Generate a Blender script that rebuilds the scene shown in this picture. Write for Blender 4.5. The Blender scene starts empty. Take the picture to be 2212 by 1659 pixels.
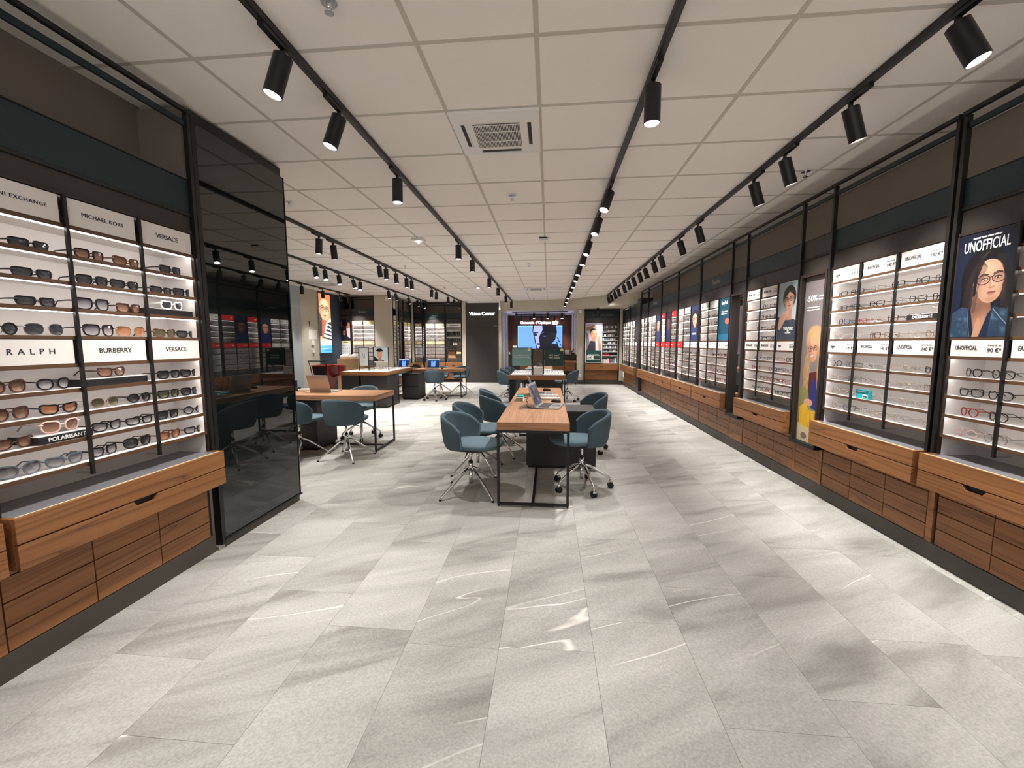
import bpy, math, random
import numpy as np
from mathutils import Vector, Matrix, Euler
random.seed(7)
C = bpy.context.scene.collection
SC = bpy.context.scene
PI = math.pi
CH = 1.43            # camera height

# ------------------------------------------------------------------ camera, world, exposure
cam_d = bpy.data.cameras.new('camera')
cam = bpy.data.objects.new('camera', cam_d); C.objects.link(cam)
PITCH, YAW, ROLL, FPX = -0.10049, -0.09059, -0.00271, 878.7
_f = Vector((math.sin(YAW)*math.cos(PITCH), math.cos(YAW)*math.cos(PITCH), math.sin(PITCH)))
_r0 = Vector((math.cos(YAW), -math.sin(YAW), 0)); _u0 = _r0.cross(_f)
_r = _r0*math.cos(ROLL) + _u0*math.sin(ROLL); _u = _u0*math.cos(ROLL) - _r0*math.sin(ROLL)
m = Matrix(((_r.x, _u.x, -_f.x, 0), (_r.y, _u.y, -_f.y, 0), (_r.z, _u.z, -_f.z, CH), (0, 0, 0, 1)))
cam.matrix_world = m
cam_d.sensor_fit = 'HORIZONTAL'; cam_d.sensor_width = 36.0; cam_d.lens = 36.0*FPX/2212.0
cam_d.clip_start = 0.05; cam_d.clip_end = 100
SC.camera = cam
W = bpy.data.worlds.new('world'); SC.world = W; W.use_nodes = True
W.node_tree.nodes['Background'].inputs[0].default_value = (1.0, 0.975, 0.945, 1)
WORLD_STRENGTH = 1.05
W.node_tree.nodes['Background'].inputs[1].default_value = WORLD_STRENGTH
SPOT_POWER = 82.0
WALL_SPOT = 88.0
LED_STRENGTH = 7.0
SC.view_settings.view_transform = 'Standard'
SC.view_settings.look = 'None'
SC.view_settings.gamma = 1.0
SC.view_settings.use_curve_mapping = False
SC.view_settings.exposure = 0.96
cy = SC.cycles
cy.use_denoising = True
try: cy.denoiser = 'OPENIMAGEDENOISE'
except Exception: pass
cy.use_adaptive_sampling = True; cy.adaptive_threshold = 0.03
cy.max_bounces = 8; cy.diffuse_bounces = 5; cy.glossy_bounces = 4; cy.transmission_bounces = 4; cy.transparent_max_bounces = 8
cy.caustics_reflective = False; cy.caustics_refractive = False
cy.sample_clamp_indirect = 4.0
try: cy.use_light_tree = True
except Exception: pass

# ------------------------------------------------------------------ materials
def srgb(r, g, b):
    f = lambda c: (c/255/12.92) if c/255 <= 0.04045 else ((c/255+0.055)/1.055)**2.4
    return (f(r), f(g), f(b), 1)
def new_mat(name):
    m = bpy.data.materials.new(name); m.use_nodes = True
    return m, m.node_tree.nodes, m.node_tree.links, m.node_tree.nodes['Principled BSDF']
def flat(name, col, rough=0.5, metal=0.0, spec=0.5, emit=None, es=1.0, noise=0.0, nscale=30, bump=0.0, coat=0.0):
    m, N, L, P = new_mat(name)
    P.inputs['Base Color'].default_value = col; P.inputs['Roughness'].default_value = rough
    P.inputs['Metallic'].default_value = metal; P.inputs['Specular IOR Level'].default_value = spec
    if coat: P.inputs['Coat Weight'].default_value = coat
    if emit: P.inputs['Emission Color'].default_value = emit; P.inputs['Emission Strength'].default_value = es
    if noise or bump:
        tc = N.new('ShaderNodeTexCoord'); nz = N.new('ShaderNodeTexNoise'); nz.inputs['Scale'].default_value = nscale
        nz.inputs['Detail'].default_value = 4; L.new(tc.outputs['Object'], nz.inputs['Vector'])
        if noise:
            mr = N.new('ShaderNodeMapRange'); mr.inputs['To Min'].default_value = 1-noise; mr.inputs['To Max'].default_value = 1+noise
            L.new(nz.outputs['Fac'], mr.inputs['Value'])
            mx = N.new('ShaderNodeVectorMath'); mx.operation = 'SCALE'; mx.inputs[0].default_value = col[:3]
            L.new(mr.outputs['Result'], mx.inputs['Scale']); L.new(mx.outputs['Vector'], P.inputs['Base Color'])
        if bump:
            b = N.new('ShaderNodeBump'); b.inputs['Strength'].default_value = bump; b.inputs['Distance'].default_value = 0.002
            L.new(nz.outputs['Fac'], b.inputs['Height']); L.new(b.outputs['Normal'], P.inputs['Normal'])
    return m
def wood(name, axis, light, dark, rough=0.42, scl=1.0):
    m, N, L, P = new_mat(name)
    tc = N.new('ShaderNodeTexCoord'); oi = N.new('ShaderNodeObjectInfo')
    off = N.new('ShaderNodeVectorMath'); off.operation = 'SCALE'; off.inputs[0].default_value = (3.1, 2.3, 1.7)
    L.new(oi.outputs['Random'], off.inputs['Scale'])
    ad = N.new('ShaderNodeVectorMath'); ad.operation = 'ADD'
    L.new(tc.outputs['Object'], ad.inputs[0]); L.new(off.outputs['Vector'], ad.inputs[1])
    def mapped(along, across):
        mp = N.new('ShaderNodeMapping'); s = [across*scl]*3; s['XYZ'.index(axis)] = along*scl
        mp.inputs['Scale'].default_value = s; L.new(ad.outputs['Vector'], mp.inputs['Vector']); return mp
    mp = mapped(0.15, 5.2)
    n1 = N.new('ShaderNodeTexNoise'); n1.inputs['Scale'].default_value = 1.3; n1.inputs['Detail'].default_value = 1.5; n1.inputs['Distortion'].default_value = 0.15
    L.new(mp.outputs['Vector'], n1.inputs['Vector'])
    mul = N.new('ShaderNodeMath'); mul.operation = 'MULTIPLY'; mul.inputs[1].default_value = 15.0; L.new(n1.outputs['Fac'], mul.inputs[0])
    fr = N.new('ShaderNodeMath'); fr.operation = 'FRACT'; L.new(mul.outputs[0], fr.inputs[0])
    r1 = N.new('ShaderNodeValToRGB'); e = r1.color_ramp.elements
    e[0].position = 0.0; e[0].color = (0.25, 0.25, 0.25, 1); e[1].position = 1.0; e[1].color = (0.62, 0.62, 0.62, 1)
    a = r1.color_ramp.elements.new(0.10); a.color = (0.85, 0.85, 0.85, 1)
    a = r1.color_ramp.elements.new(0.5); a.color = (1, 1, 1, 1)
    L.new(fr.outputs[0], r1.inputs['Fac'])
    mp2 = mapped(2.5, 160.0)
    n2 = N.new('ShaderNodeTexNoise'); n2.inputs['Scale'].default_value = 1.0; n2.inputs['Detail'].default_value = 3
    L.new(mp2.outputs['Vector'], n2.inputs['Vector'])
    mp3 = mapped(0.5, 14.0)
    n3 = N.new('ShaderNodeTexNoise'); n3.inputs['Scale'].default_value = 1.0; n3.inputs['Detail'].default_value = 2
    L.new(mp3.outputs['Vector'], n3.inputs['Vector'])
    cm = N.new('ShaderNodeMath'); cm.operation = 'MULTIPLY_ADD'; cm.inputs[1].default_value = 0.32
    L.new(n2.outputs['Fac'], cm.inputs[0]); L.new(r1.outputs['Color'], cm.inputs[2])
    cm2 = N.new('ShaderNodeMath'); cm2.operation = 'MULTIPLY_ADD'; cm2.inputs[1].default_value = 0.9
    L.new(n3.outputs['Fac'], cm2.inputs[0]); L.new(cm.outputs[0], cm2.inputs[2])
    mr = N.new('ShaderNodeMapRange'); mr.inputs['From Min'].default_value = 0.65; mr.inputs['From Max'].default_value = 1.9
    L.new(cm2.outputs[0], mr.inputs['Value'])
    mx = N.new('ShaderNodeMix'); mx.data_type = 'RGBA'
    mx.inputs['A'].default_value = dark; mx.inputs['B'].default_value = light
    L.new(mr.outputs['Result'], mx.inputs['Factor']); L.new(mx.outputs['Result'], P.inputs['Base Color'])
    P.inputs['Roughness'].default_value = rough; P.inputs['Specular IOR Level'].default_value = 0.35
    b = N.new('ShaderNodeBump'); b.inputs['Strength'].default_value = 0.08; b.inputs['Distance'].default_value = 0.001
    L.new(n2.outputs['Fac'], b.inputs['Height']); L.new(b.outputs['Normal'], P.inputs['Normal'])
    return m
WL, WD = srgb(162, 110, 67), srgb(78, 47, 28)
M = {}
M['wood_y'] = wood('walnut_along_y', 'Y', WL, WD)
M['wood_x'] = wood('walnut_along_x', 'X', WL, WD)
M['wood_z'] = wood('walnut_upright', 'Z', srgb(112, 64, 42), srgb(60, 32, 22))
M['desk_y'] = wood('desk_walnut_along_y', 'Y', srgb(200, 152, 116), srgb(112, 76, 52), 0.35, 1.6)
M['desk_x'] = wood('desk_walnut_along_x', 'X', srgb(196, 146, 110), srgb(108, 72, 48), 0.35, 1.3)
M['edge'] = flat('brown_shelf_edge', srgb(88, 62, 42), 0.5)
M['cheek'] = flat('bronze_brown_metal', srgb(44, 34, 28), 0.45)
M['black'] = flat('black_powder_coat', srgb(13, 13, 14), 0.45)
M['post'] = flat('dark_bronze_post', srgb(22, 21, 20), 0.4)
M['charcoal'] = flat('charcoal_laminate', srgb(44, 41, 40), 0.5, noise=0.03)
M['teal'] = flat('deep_teal_board', srgb(8, 34, 40), 0.5)
M['taupe'] = flat('dark_taupe_board', srgb(50, 45, 42), 0.5)
M['taupewall'] = flat('taupe_paint', srgb(122, 112, 104), 0.8, noise=0.02, nscale=6)  # toned down: the shadow on the left wall is put into this colour
M['taupewall_lit'] = flat('taupe_paint_lit', srgb(156, 145, 134), 0.8, noise=0.02, nscale=6)  # paler copy of the same taupe; the right wall's extra light is painted in
M['plinth'] = flat('taupe_plinth', srgb(66, 60, 53), 0.5)
M['white'] = flat('white_laminate', srgb(222, 217, 214), 0.55)
M['card'] = flat('white_card', srgb(235, 229, 224), 0.6)
M['cream'] = flat('pale_yellow_card', srgb(238, 226, 176), 0.6)
M['red'] = flat('red_card', srgb(205, 28, 34), 0.55)
M['greytop'] = flat('grey_glass_counter', srgb(128, 127, 132), 0.10, spec=0.6)
M['beige'] = flat('beige_paint', srgb(196, 189, 172), 0.8, noise=0.015, nscale=5)
M['bluegrey'] = flat('blue_grey_paint', srgb(168, 176, 182), 0.8)
M['navywall'] = flat('slate_blue_paint', srgb(48, 62, 78), 0.7)
M['door'] = flat('taupe_door_paint', srgb(56, 52, 49), 0.55)
M['ceil'] = flat('mineral_ceiling_tile', srgb(243, 238, 231), 0.9, noise=0.02, nscale=90, bump=0.15)
M['tbar'] = flat('ceiling_grid_metal', srgb(196, 190, 180), 0.6)
M['plaster'] = flat('ceiling_plaster', srgb(226, 218, 206), 0.9)
M['led'] = flat('led_strip_diffuser', (1, 1, 1, 1), 0.5, emit=(1, 0.97, 0.93, 1), es=LED_STRENGTH)
M['lamp'] = flat('lamp_lens', (1, 1, 1, 1), 0.3, emit=(1, 0.98, 0.94, 1), es=12.0)
M['sign'] = flat('lit_lettering', (1, 1, 1, 1), 0.5, emit=(1, 1, 1, 1), es=3.0)
M['ink'] = flat('dark_ink', srgb(42, 42, 48), 0.6)
M['whiteink'] = flat('white_ink', srgb(238, 238, 236), 0.6)
M['greyink'] = flat('grey_ink', srgb(150, 146, 144), 0.6)
M['chrome'] = flat('polished_aluminium', (0.80, 0.80, 0.80, 1), 0.14, metal=1.0)
M['rubber'] = flat('black_rubber', srgb(22, 22, 24), 0.6)
M['fabric'] = flat('slate_blue_upholstery', srgb(72, 89, 99), 0.9, noise=0.08, nscale=400, bump=0.3)
M['fabric_lit'] = flat('slate_blue_upholstery_lit', srgb(88, 108, 117), 0.9, noise=0.08, nscale=400, bump=0.3)  # same upholstery in a lighter copy, light falling on the seats put into colour
M['silver'] = flat('silver_laptop_shell', srgb(176, 170, 166), 0.35, metal=0.6)
M['keys'] = flat('dark_keys', srgb(40, 40, 44), 0.5)
M['plastic'] = flat('white_plastic', srgb(232, 230, 226), 0.4)
M['mirror'] = flat('mirror_silver', (0.86, 0.86, 0.87, 1), 0.02, metal=1.0)
M['cardboard'] = flat('brown_cardboard', srgb(190, 150, 110), 0.8, noise=0.05)
M['redplastic'] = flat('red_plastic', srgb(150, 30, 22), 0.4)
M['tealbox'] = flat('turquoise_card', srgb(38, 160, 170), 0.5)
def darkglass():
    m, N, L, P = new_mat('smoked_black_glass')
    P.inputs['Base Color'].default_value = (0.006, 0.008, 0.008, 1); P.inputs['Roughness'].default_value = 0.015
    P.inputs['IOR'].default_value = 1.75
    return m
M['darkglass'] = darkglass()
def clear(name, tint=(1, 1, 1, 1), mixf=0.12):
    m, N, L, P = new_mat(name); N.remove(P)
    o = N['Material Output']; t = N.new('ShaderNodeBsdfTransparent'); g = N.new('ShaderNodeBsdfGlossy'); mx = N.new('ShaderNodeMixShader')
    t.inputs['Color'].default_value = tint; g.inputs['Roughness'].default_value = 0.02; mx.inputs[0].default_value = mixf
    L.new(t.outputs[0], mx.inputs[1]); L.new(g.outputs[0], mx.inputs[2]); L.new(mx.outputs[0], o.inputs['Surface'])
    return m
M['lens_clear'] = clear('clear_lens')
def sunlens(name, top, bot):
    m, N, L, P = new_mat(name)
    tc = N.new('ShaderNodeTexCoord'); sx = N.new('ShaderNodeSeparateXYZ'); L.new(tc.outputs['Object'], sx.inputs[0])
    mr = N.new('ShaderNodeMapRange'); mr.inputs['From Min'].default_value = 0.0; mr.inputs['From Max'].default_value = 0.045
    L.new(sx.outputs['Z'], mr.inputs['Value'])
    mx = N.new('ShaderNodeMix'); mx.data_type = 'RGBA'; mx.inputs['A'].default_value = bot; mx.inputs['B'].default_value = top
    L.new(mr.outputs['Result'], mx.inputs['Factor']); L.new(mx.outputs['Result'], P.inputs['Base Color'])
    P.inputs['Roughness'].default_value = 0.08
    return m
M['lens_grey'] = sunlens('grey_tinted_lens', srgb(40, 40, 46), srgb(66, 66, 66))
M['lens_brown'] = sunlens('brown_tinted_lens', srgb(62, 44, 40), srgb(160, 124, 100))
M['lens_grad'] = sunlens('graduated_grey_lens', srgb(58, 52, 62), srgb(176, 172, 172))
M['lens_orange'] = sunlens('amber_tinted_lens', srgb(128, 82, 58), srgb(176, 128, 98))
M['lens_green'] = sunlens('green_tinted_lens', srgb(54, 58, 48), srgb(92, 90, 66))
FR = {'black': flat('black_acetate', srgb(18, 18, 20), 0.25), 'tortoise': flat('tortoise_acetate', srgb(92, 56, 34), 0.25, noise=0.5, nscale=60),
      'brown': flat('brown_acetate', srgb(70, 42, 34), 0.25), 'clear': flat('crystal_acetate', srgb(205, 200, 198), 0.2),
      'pink': flat('pale_pink_acetate', srgb(210, 176, 166), 0.25), 'blue': flat('blue_acetate', srgb(24, 50, 84), 0.25),
      'red': flat('red_acetate', srgb(150, 32, 30), 0.25), 'gold': flat('gold_wire', srgb(200, 168, 136), 0.25, metal=0.8),
      'silver': flat('silver_wire', srgb(170, 170, 174), 0.25, metal=0.9), 'grey': flat('grey_acetate', srgb(96, 106, 116), 0.25),
      'white': flat('white_acetate', srgb(230, 230, 232), 0.25), 'beige': flat('beige_acetate', srgb(206, 190, 176), 0.25)}
def floor_mat():
    m, N, L, P = new_mat('grey_stone_floor_tile')
    tc = N.new('ShaderNodeTexCoord'); at = N.new('ShaderNodeAttribute'); at.attribute_name = 'rnd'
    off = N.new('ShaderNodeVectorMath'); off.operation = 'SCALE'; off.inputs[0].default_value = (37.0, 23.0, 11.0)
    L.new(at.outputs['Fac'], off.inputs['Scale'])
    ad = N.new('ShaderNodeVectorMath'); ad.operation = 'ADD'
    L.new(tc.outputs['Object'], ad.inputs[0]); L.new(off.outputs['Vector'], ad.inputs[1])
    rot = N.new('ShaderNodeMapping'); rot.inputs['Rotation'].default_value = (0, 0, math.radians(-24))
    L.new(ad.outputs['Vector'], rot.inputs['Vector'])
    def ms(v):
        mp = N.new('ShaderNodeMapping'); mp.inputs['Scale'].default_value = v; L.new(rot.outputs['Vector'], mp.inputs['Vector']); return mp
    def nz(mp, s, d, dist=0.0, rough=0.5):
        n = N.new('ShaderNodeTexNoise'); n.inputs['Scale'].default_value = s; n.inputs['Detail'].default_value = d
        n.inputs['Distortion'].default_value = dist; n.inputs['Roughness'].default_value = rough
        L.new(mp.outputs['Vector'], n.inputs['Vector']); return n
    streak = nz(ms((0.9, 4.2, 1)), 1.0, 3, 0.6, 0.55)
    grain = nz(ms((1, 1, 1)), 95, 3, 0, 0.7)
    vein = nz(ms((0.20, 1.5, 1)), 1.0, 3.5, 0.10, 0.42)
    msk = nz(ms((0.8, 1.6, 1)), 1.0, 1)
    # thin pale vein: |noise-.5| small
    s1 = N.new('ShaderNodeMath'); s1.operation = 'SUBTRACT'; s1.inputs[1].default_value = 0.52; L.new(vein.outputs['Fac'], s1.inputs[0])
    s2 = N.new('ShaderNodeMath'); s2.operation = 'ABSOLUTE'; L.new(s1.outputs[0], s2.inputs[0])
    s3 = N.new('ShaderNodeMapRange'); s3.inputs['From Min'].default_value = 0.0; s3.inputs['From Max'].default_value = 0.0026
    s3.inputs['To Min'].default_value = 1; s3.inputs['To Max'].default_value = 0; L.new(s2.outputs[0], s3.inputs['Value'])
    m3 = N.new('ShaderNodeMapRange'); m3.inputs['From Min'].default_value = 0.50; m3.inputs['From Max'].default_value = 0.58; L.new(msk.outputs['Fac'], m3.inputs['Value'])
    vm = N.new('ShaderNodeMath'); vm.operation = 'MULTIPLY'; L.new(s3.outputs['Result'], vm.inputs[0]); L.new(m3.outputs['Result'], vm.inputs[1])
    rs = N.new('ShaderNodeValToRGB'); e = rs.color_ramp.elements
    e[0].position = 0.28; e[0].color = srgb(138, 135, 130); e[1].position = 0.72; e[1].color = srgb(193, 191, 187)
    a = rs.color_ramp.elements.new(0.45); a.color = srgb(171, 169, 164)
    L.new(streak.outputs['Fac'], rs.inputs['Fac'])
    gr = N.new('ShaderNodeMapRange'); gr.inputs['From Min'].default_value = 0.3; gr.inputs['From Max'].default_value = 0.7
    gr.inputs['To Min'].default_value = 0.78; gr.inputs['To Max'].default_value = 1.14; L.new(grain.outputs['Fac'], gr.inputs['Value'])
    tb = N.new('ShaderNodeMapRange'); tb.inputs['To Min'].default_value = 0.975; tb.inputs['To Max'].default_value = 1.02; L.new(at.outputs['Fac'], tb.inputs['Value'])
    gm = N.new('ShaderNodeMath'); gm.operation = 'MULTIPLY'; L.new(gr.outputs['Result'], gm.inputs[0]); L.new(tb.outputs['Result'], gm.inputs[1])
    sc = N.new('ShaderNodeVectorMath'); sc.operation = 'SCALE'; L.new(rs.outputs['Color'], sc.inputs[0]); L.new(gm.outputs[0], sc.inputs['Scale'])
    mx = N.new('ShaderNodeMix'); mx.data_type = 'RGBA'; mx.inputs['B'].default_value = srgb(232, 229, 221)
    L.new(vm.outputs[0], mx.inputs['Factor']); L.new(sc.outputs['Vector'], mx.inputs['A']); L.new(mx.outputs['Result'], P.inputs['Base Color'])
    P.inputs['Roughness'].default_value = 0.42; P.inputs['Specular IOR Level'].default_value = 0.35
    b = N.new('ShaderNodeBump'); b.inputs['Strength'].default_value = 0.12; b.inputs['Distance'].default_value = 0.001
    L.new(grain.outputs['Fac'], b.inputs['Height']); L.new(b.outputs['Normal'], P.inputs['Normal'])
    return m
M['floor'] = floor_mat()

# ------------------------------------------------------------------ flat print painter (posters, screens)
class Paint:
    def __init__(s, w, h, bg):
        s.w, s.h = w, h; s.a = np.zeros((h, w, 3), np.float32); s.a[:] = np.array(bg)/255.0
        y, x = np.mgrid[0:h, 0:w]; s.x = (x+.5)/w; s.y = (y+.5)/h; s.r = w/h
    def put(s, mask, col): s.a += (np.array(col, np.float32)/255.0 - s.a)*mask[..., None]
    def ell(s, cx, cy, rx, ry, col, rot=0.0, soft=0.04, al=1.0):
        dx = (s.x-cx)*s.r; dy = s.y-cy; c, n = math.cos(rot), math.sin(rot)
        u = (dx*c+dy*n)/(rx*s.r); v = (-dx*n+dy*c)/ry; d = np.sqrt(u*u+v*v)
        s.put(np.clip((1-d)/soft+.5, 0, 1)*al, col)
    def poly(s, pts, col, al=1.0):
        ins = np.zeros(s.x.shape, bool); n = len(pts)
        for i in range(n):
            x1, y1 = pts[i]; x2, y2 = pts[(i+1) % n]
            if y1 == y2: continue
            c = ((s.y > min(y1, y2)) & (s.y <= max(y1, y2)) & (s.x < (s.y-y1)*(x2-x1)/(y2-y1)+x1)); ins ^= c
        s.put(ins*al, col)
    def line(s, pts, wd, col, al=1.0):
        best = np.full(s.x.shape, 9.0)
        for (x1, y1), (x2, y2) in zip(pts[:-1], pts[1:]):
            ax, ay = (x2-x1)*s.r, y2-y1; L2 = ax*ax+ay*ay+1e-9
            t = np.clip((((s.x-x1)*s.r)*ax+(s.y-y1)*ay)/L2, 0, 1)
            best = np.minimum(best, np.hypot((s.x-x1)*s.r-t*ax, (s.y-y1)-t*ay))
        s.put(np.clip((wd-best)*s.h+.5, 0, 1)*al, col)
    def ring(s, cx, cy, rx, ry, wd, col, rot=0.0):
        p = [(cx+(rx*math.cos(t)*math.cos(rot)-ry/s.r*math.sin(t)*math.sin(rot)), cy+(ry*math.sin(t)*math.cos(rot)+rx*s.r*math.cos(t)*math.sin(rot))) for t in [i*PI/10 for i in range(21)]]
        s.line(p, wd, col)
    def grad(s, top, bot):
        s.a[:] = (np.array(top)+(np.array(bot)-np.array(top))*s.y[..., None])/255.0
    def face(s, cx, cy, w, h, skin, hair=(40, 28, 24), glasses=None, tilt=0.0, lips=(160, 80, 76), turn=0.0):
        c, n = math.cos(tilt), math.sin(tilt)
        dk = lambda k: tuple(int(v*k) for v in skin); lt = tuple(min(255, int(v*1.08+6)) for v in skin)
        def q(u, v): return (cx+(u*w*c-v*h/s.r*n), cy+(v*h*c+u*w*s.r*n))
        s.ell(*q(0, -.08), w*.47, h*.42, skin, tilt, .03); s.ell(*q(turn*.06, .16), w*.38, h*.34, skin, tilt, .05); s.ell(*q(turn*.08, .36), w*.20, h*.14, skin, tilt, .1)
        s.ell(*q(-.36, .08), w*.16, h*.42, dk(.72), tilt, 1.2, .55); s.ell(*q(.40, .10), w*.10, h*.36, dk(.78), tilt, 1.2, .4)
        s.ell(*q(turn*.1, -.30), w*.28, h*.12, lt, tilt, 1.4, .6); s.ell(*q(.16+turn*.15, .12), w*.12, h*.09, lt, tilt, 1.4, .5); s.ell(*q(-.18+turn*.15, .13), w*.10, h*.08, dk(.93), tilt, 1.4, .5)
        s.ell(*q(turn*.1, .42), w*.20, h*.06, dk(.80), tilt, 1.3, .6)
        for k in (-1, 1):
            ex, ey = q(k*.20+turn*.2, -.055)
            s.ell(ex, ey, w*.135, h*.060, dk(.66), tilt, 1.3, .75); s.ell(ex, ey, w*.075, h*.021, (214, 204, 198), tilt, .4, .9); s.ell(ex, ey, w*.034, h*.024, (38, 26, 22), tilt, .3)
            s.line([q(k*.20+turn*.2-.095, -.050), q(k*.20+turn*.2-.03, -.082), q(k*.20+turn*.2+.05, -.080), q(k*.20+turn*.2+.10, -.055)], h*.0095, (30, 20, 18)); s.ell(ex-w*.008, ey-h*.006, w*.010, h*.006, (240, 240, 240), 0, .5)
            s.line([q(k*.21+turn*.2-.13, -.150), q(k*.21+turn*.2-.02, -.182), q(k*.21+turn*.2+.12, -.152)], h*.0135, hair, .85)
        s.ell(*q(turn*.26-.045, .02), w*.035, h*.13, dk(.78), tilt, 1.3, .6); s.ell(*q(turn*.28, .03), w*.022, h*.11, lt, tilt, 1.0, .7)
        s.ell(*q(turn*.26, .145), w*.085, h*.028, dk(.70), tilt, 1.0, .8); s.ell(*q(turn*.27, .120), w*.05, h*.028, lt, tilt, 1.0, .6)
        ld = tuple(int(v*.72) for v in lips)
        s.ell(*q(turn*.22, .262), w*.135, h*.020, ld, tilt, .5); s.ell(*q(turn*.22, .288), w*.120, h*.026, lips, tilt, .5); s.line([q(turn*.22-.13, .270), q(turn*.22, .276), q(turn*.22+.13, .270)], h*.004, (80, 34, 34)); s.ell(*q(turn*.22, .325), w*.09, h*.014, dk(.76), tilt, 1.2, .6)
        if glasses:
            for k in (-1, 1):
                ex, ey = q(k*.235+turn*.2, -.045); s.ring(ex, ey, w*.200, h*.105, h*.0105, glasses, tilt)
            s.line([q(-.045+turn*.2, -.075), q(turn*.2, -.09), q(.045+turn*.2, -.075)], h*.009, glasses); s.line([q(-.42+turn*.2, -.08), q(-.50, -.075)], h*.010, glasses)
    def image(s, name):
        a_ = s.a.copy(); a_[1:-1, 1:-1] = (s.a[1:-1, 1:-1]*4+s.a[:-2, 1:-1]+s.a[2:, 1:-1]+s.a[1:-1, :-2]+s.a[1:-1, 2:])/8; s.a = a_; im = bpy.data.images.new(name, s.w, s.h); px = np.ones((s.h, s.w, 4), np.float32)
        px[..., :3] = np.clip(s.a[::-1], 0, 1); im.pixels.foreach_set(px.ravel()); im.update(); im.pack(); return im
def print_mat(name, P_, emit=0.0, rough=0.35):
    im = P_.image(name); m, N, L, P = new_mat(name+'_print')
    t = N.new('ShaderNodeTexImage'); t.image = im; t.extension = 'EXTEND'; L.new(t.outputs['Color'], P.inputs['Base Color'])
    P.inputs['Roughness'].default_value = rough
    if emit:
        L.new(t.outputs['Color'], P.inputs['Emission Color']); P.inputs['Emission Strength'].default_value = emit
        P.inputs['Base Color'].default_value = (0, 0, 0, 1)
        for l in list(P.inputs['Base Color'].links): L.remove(l)
    return m
def braid_poster():
    p = Paint(360, 600, (22, 34, 58)); p.grad((15, 21, 38), (24, 36, 60)); rr = random.Random(4)
    p.ell(.52, .44, .40, .29, (17, 15, 19), 0, .1); p.poly([(.14, .45), (.3, .25), (.34, .80), (.13, .74)], (17, 15, 19)); p.poly([(.74, .3), (.96, .42), (.95, .80), (.80, .76)], (17, 16, 20))
    p.poly([(.36, .58), (.66, .66), (.70, .80), (.58, .92), (.50, 1), (.40, 1), (.34, .74)], (132, 92, 72)); p.ell(.52, .86, .13, .16, (176, 128, 100), -.2, .9); p.ell(.44, .70, .12, .10, (104, 70, 56), 0, 1.3, .8)
    p.face(.60, .475, .54, .41, (194, 148, 122), (34, 24, 22), (58, 38, 42), -.08, (164, 104, 96), .34)
    p.ell(.335, .46, .035, .045, (170, 120, 96), 0, .3)
    p.poly([(.22, .32), (.46, .19), (.64, .19), (.50, .24), (.38, .36), (.345, .46), (.30, .60), (.18, .62)], (19, 17, 21)); p.poly([(.62, .18), (.82, .24), (.90, .42), (.86, .46), (.78, .30)], (19, 17, 21))
    for i in range(14): x = .20+.018*i; p.line([(.58-.012*i, .185+.004*i), (x+.12, .34), (x, .52), (x-.03+.02*rr.random(), .76)], .0028, (52+5*(i % 3), 44, 48), .7)
    for i in range(9): x = .84+.016*i; p.line([(.70+.02*i, .24), (x, .40), (x+.005, .60), (x-.01, .78)], .0026, (50, 44, 50), .7)
    for i in range(3): p.line([(.50-.03*i, .25), (.40-.02*i, .42), (.38-.01*i, .60)], .006, (22, 19, 22))
    p.poly([(.0, .76), (.18, .70), (.30, .72), (.40, 1), (.0, 1)], (44, 66, 88)); p.poly([(.54, 1), (.64, .78), (.72, .72), (.90, .74), (1, .80), (1, 1)], (40, 60, 82))
    for i in range(60):
        x, y = rr.random(), rr.uniform(.74, 1.0)
        if x < .30 or x > .66: p.ell(x, y, rr.uniform(.01, .05), rr.uniform(.01, .03), rr.choice([(98, 124, 146), (64, 90, 112), (30, 48, 68), (82, 108, 130)]), rr.uniform(-1, 1), 1.2, .5)
    p.poly([(.26, .71), (.34, .74), (.44, 1), (.34, 1)], (24, 36, 56)); p.poly([(.52, 1), (.63, .79), (.71, .74), (.66, 1)], (26, 40, 62)); p.line([(.72, .74), (.84, .82), (.98, .90)], .004, (120, 144, 162)); p.line([(.27, .72), (.32, .88), (.36, 1)], .003, (110, 134, 152))
    p.poly([(.40, 1), (.44, .88), (.49, .80), (.54, .88), (.52, 1)], (188, 140, 112)); return p
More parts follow.
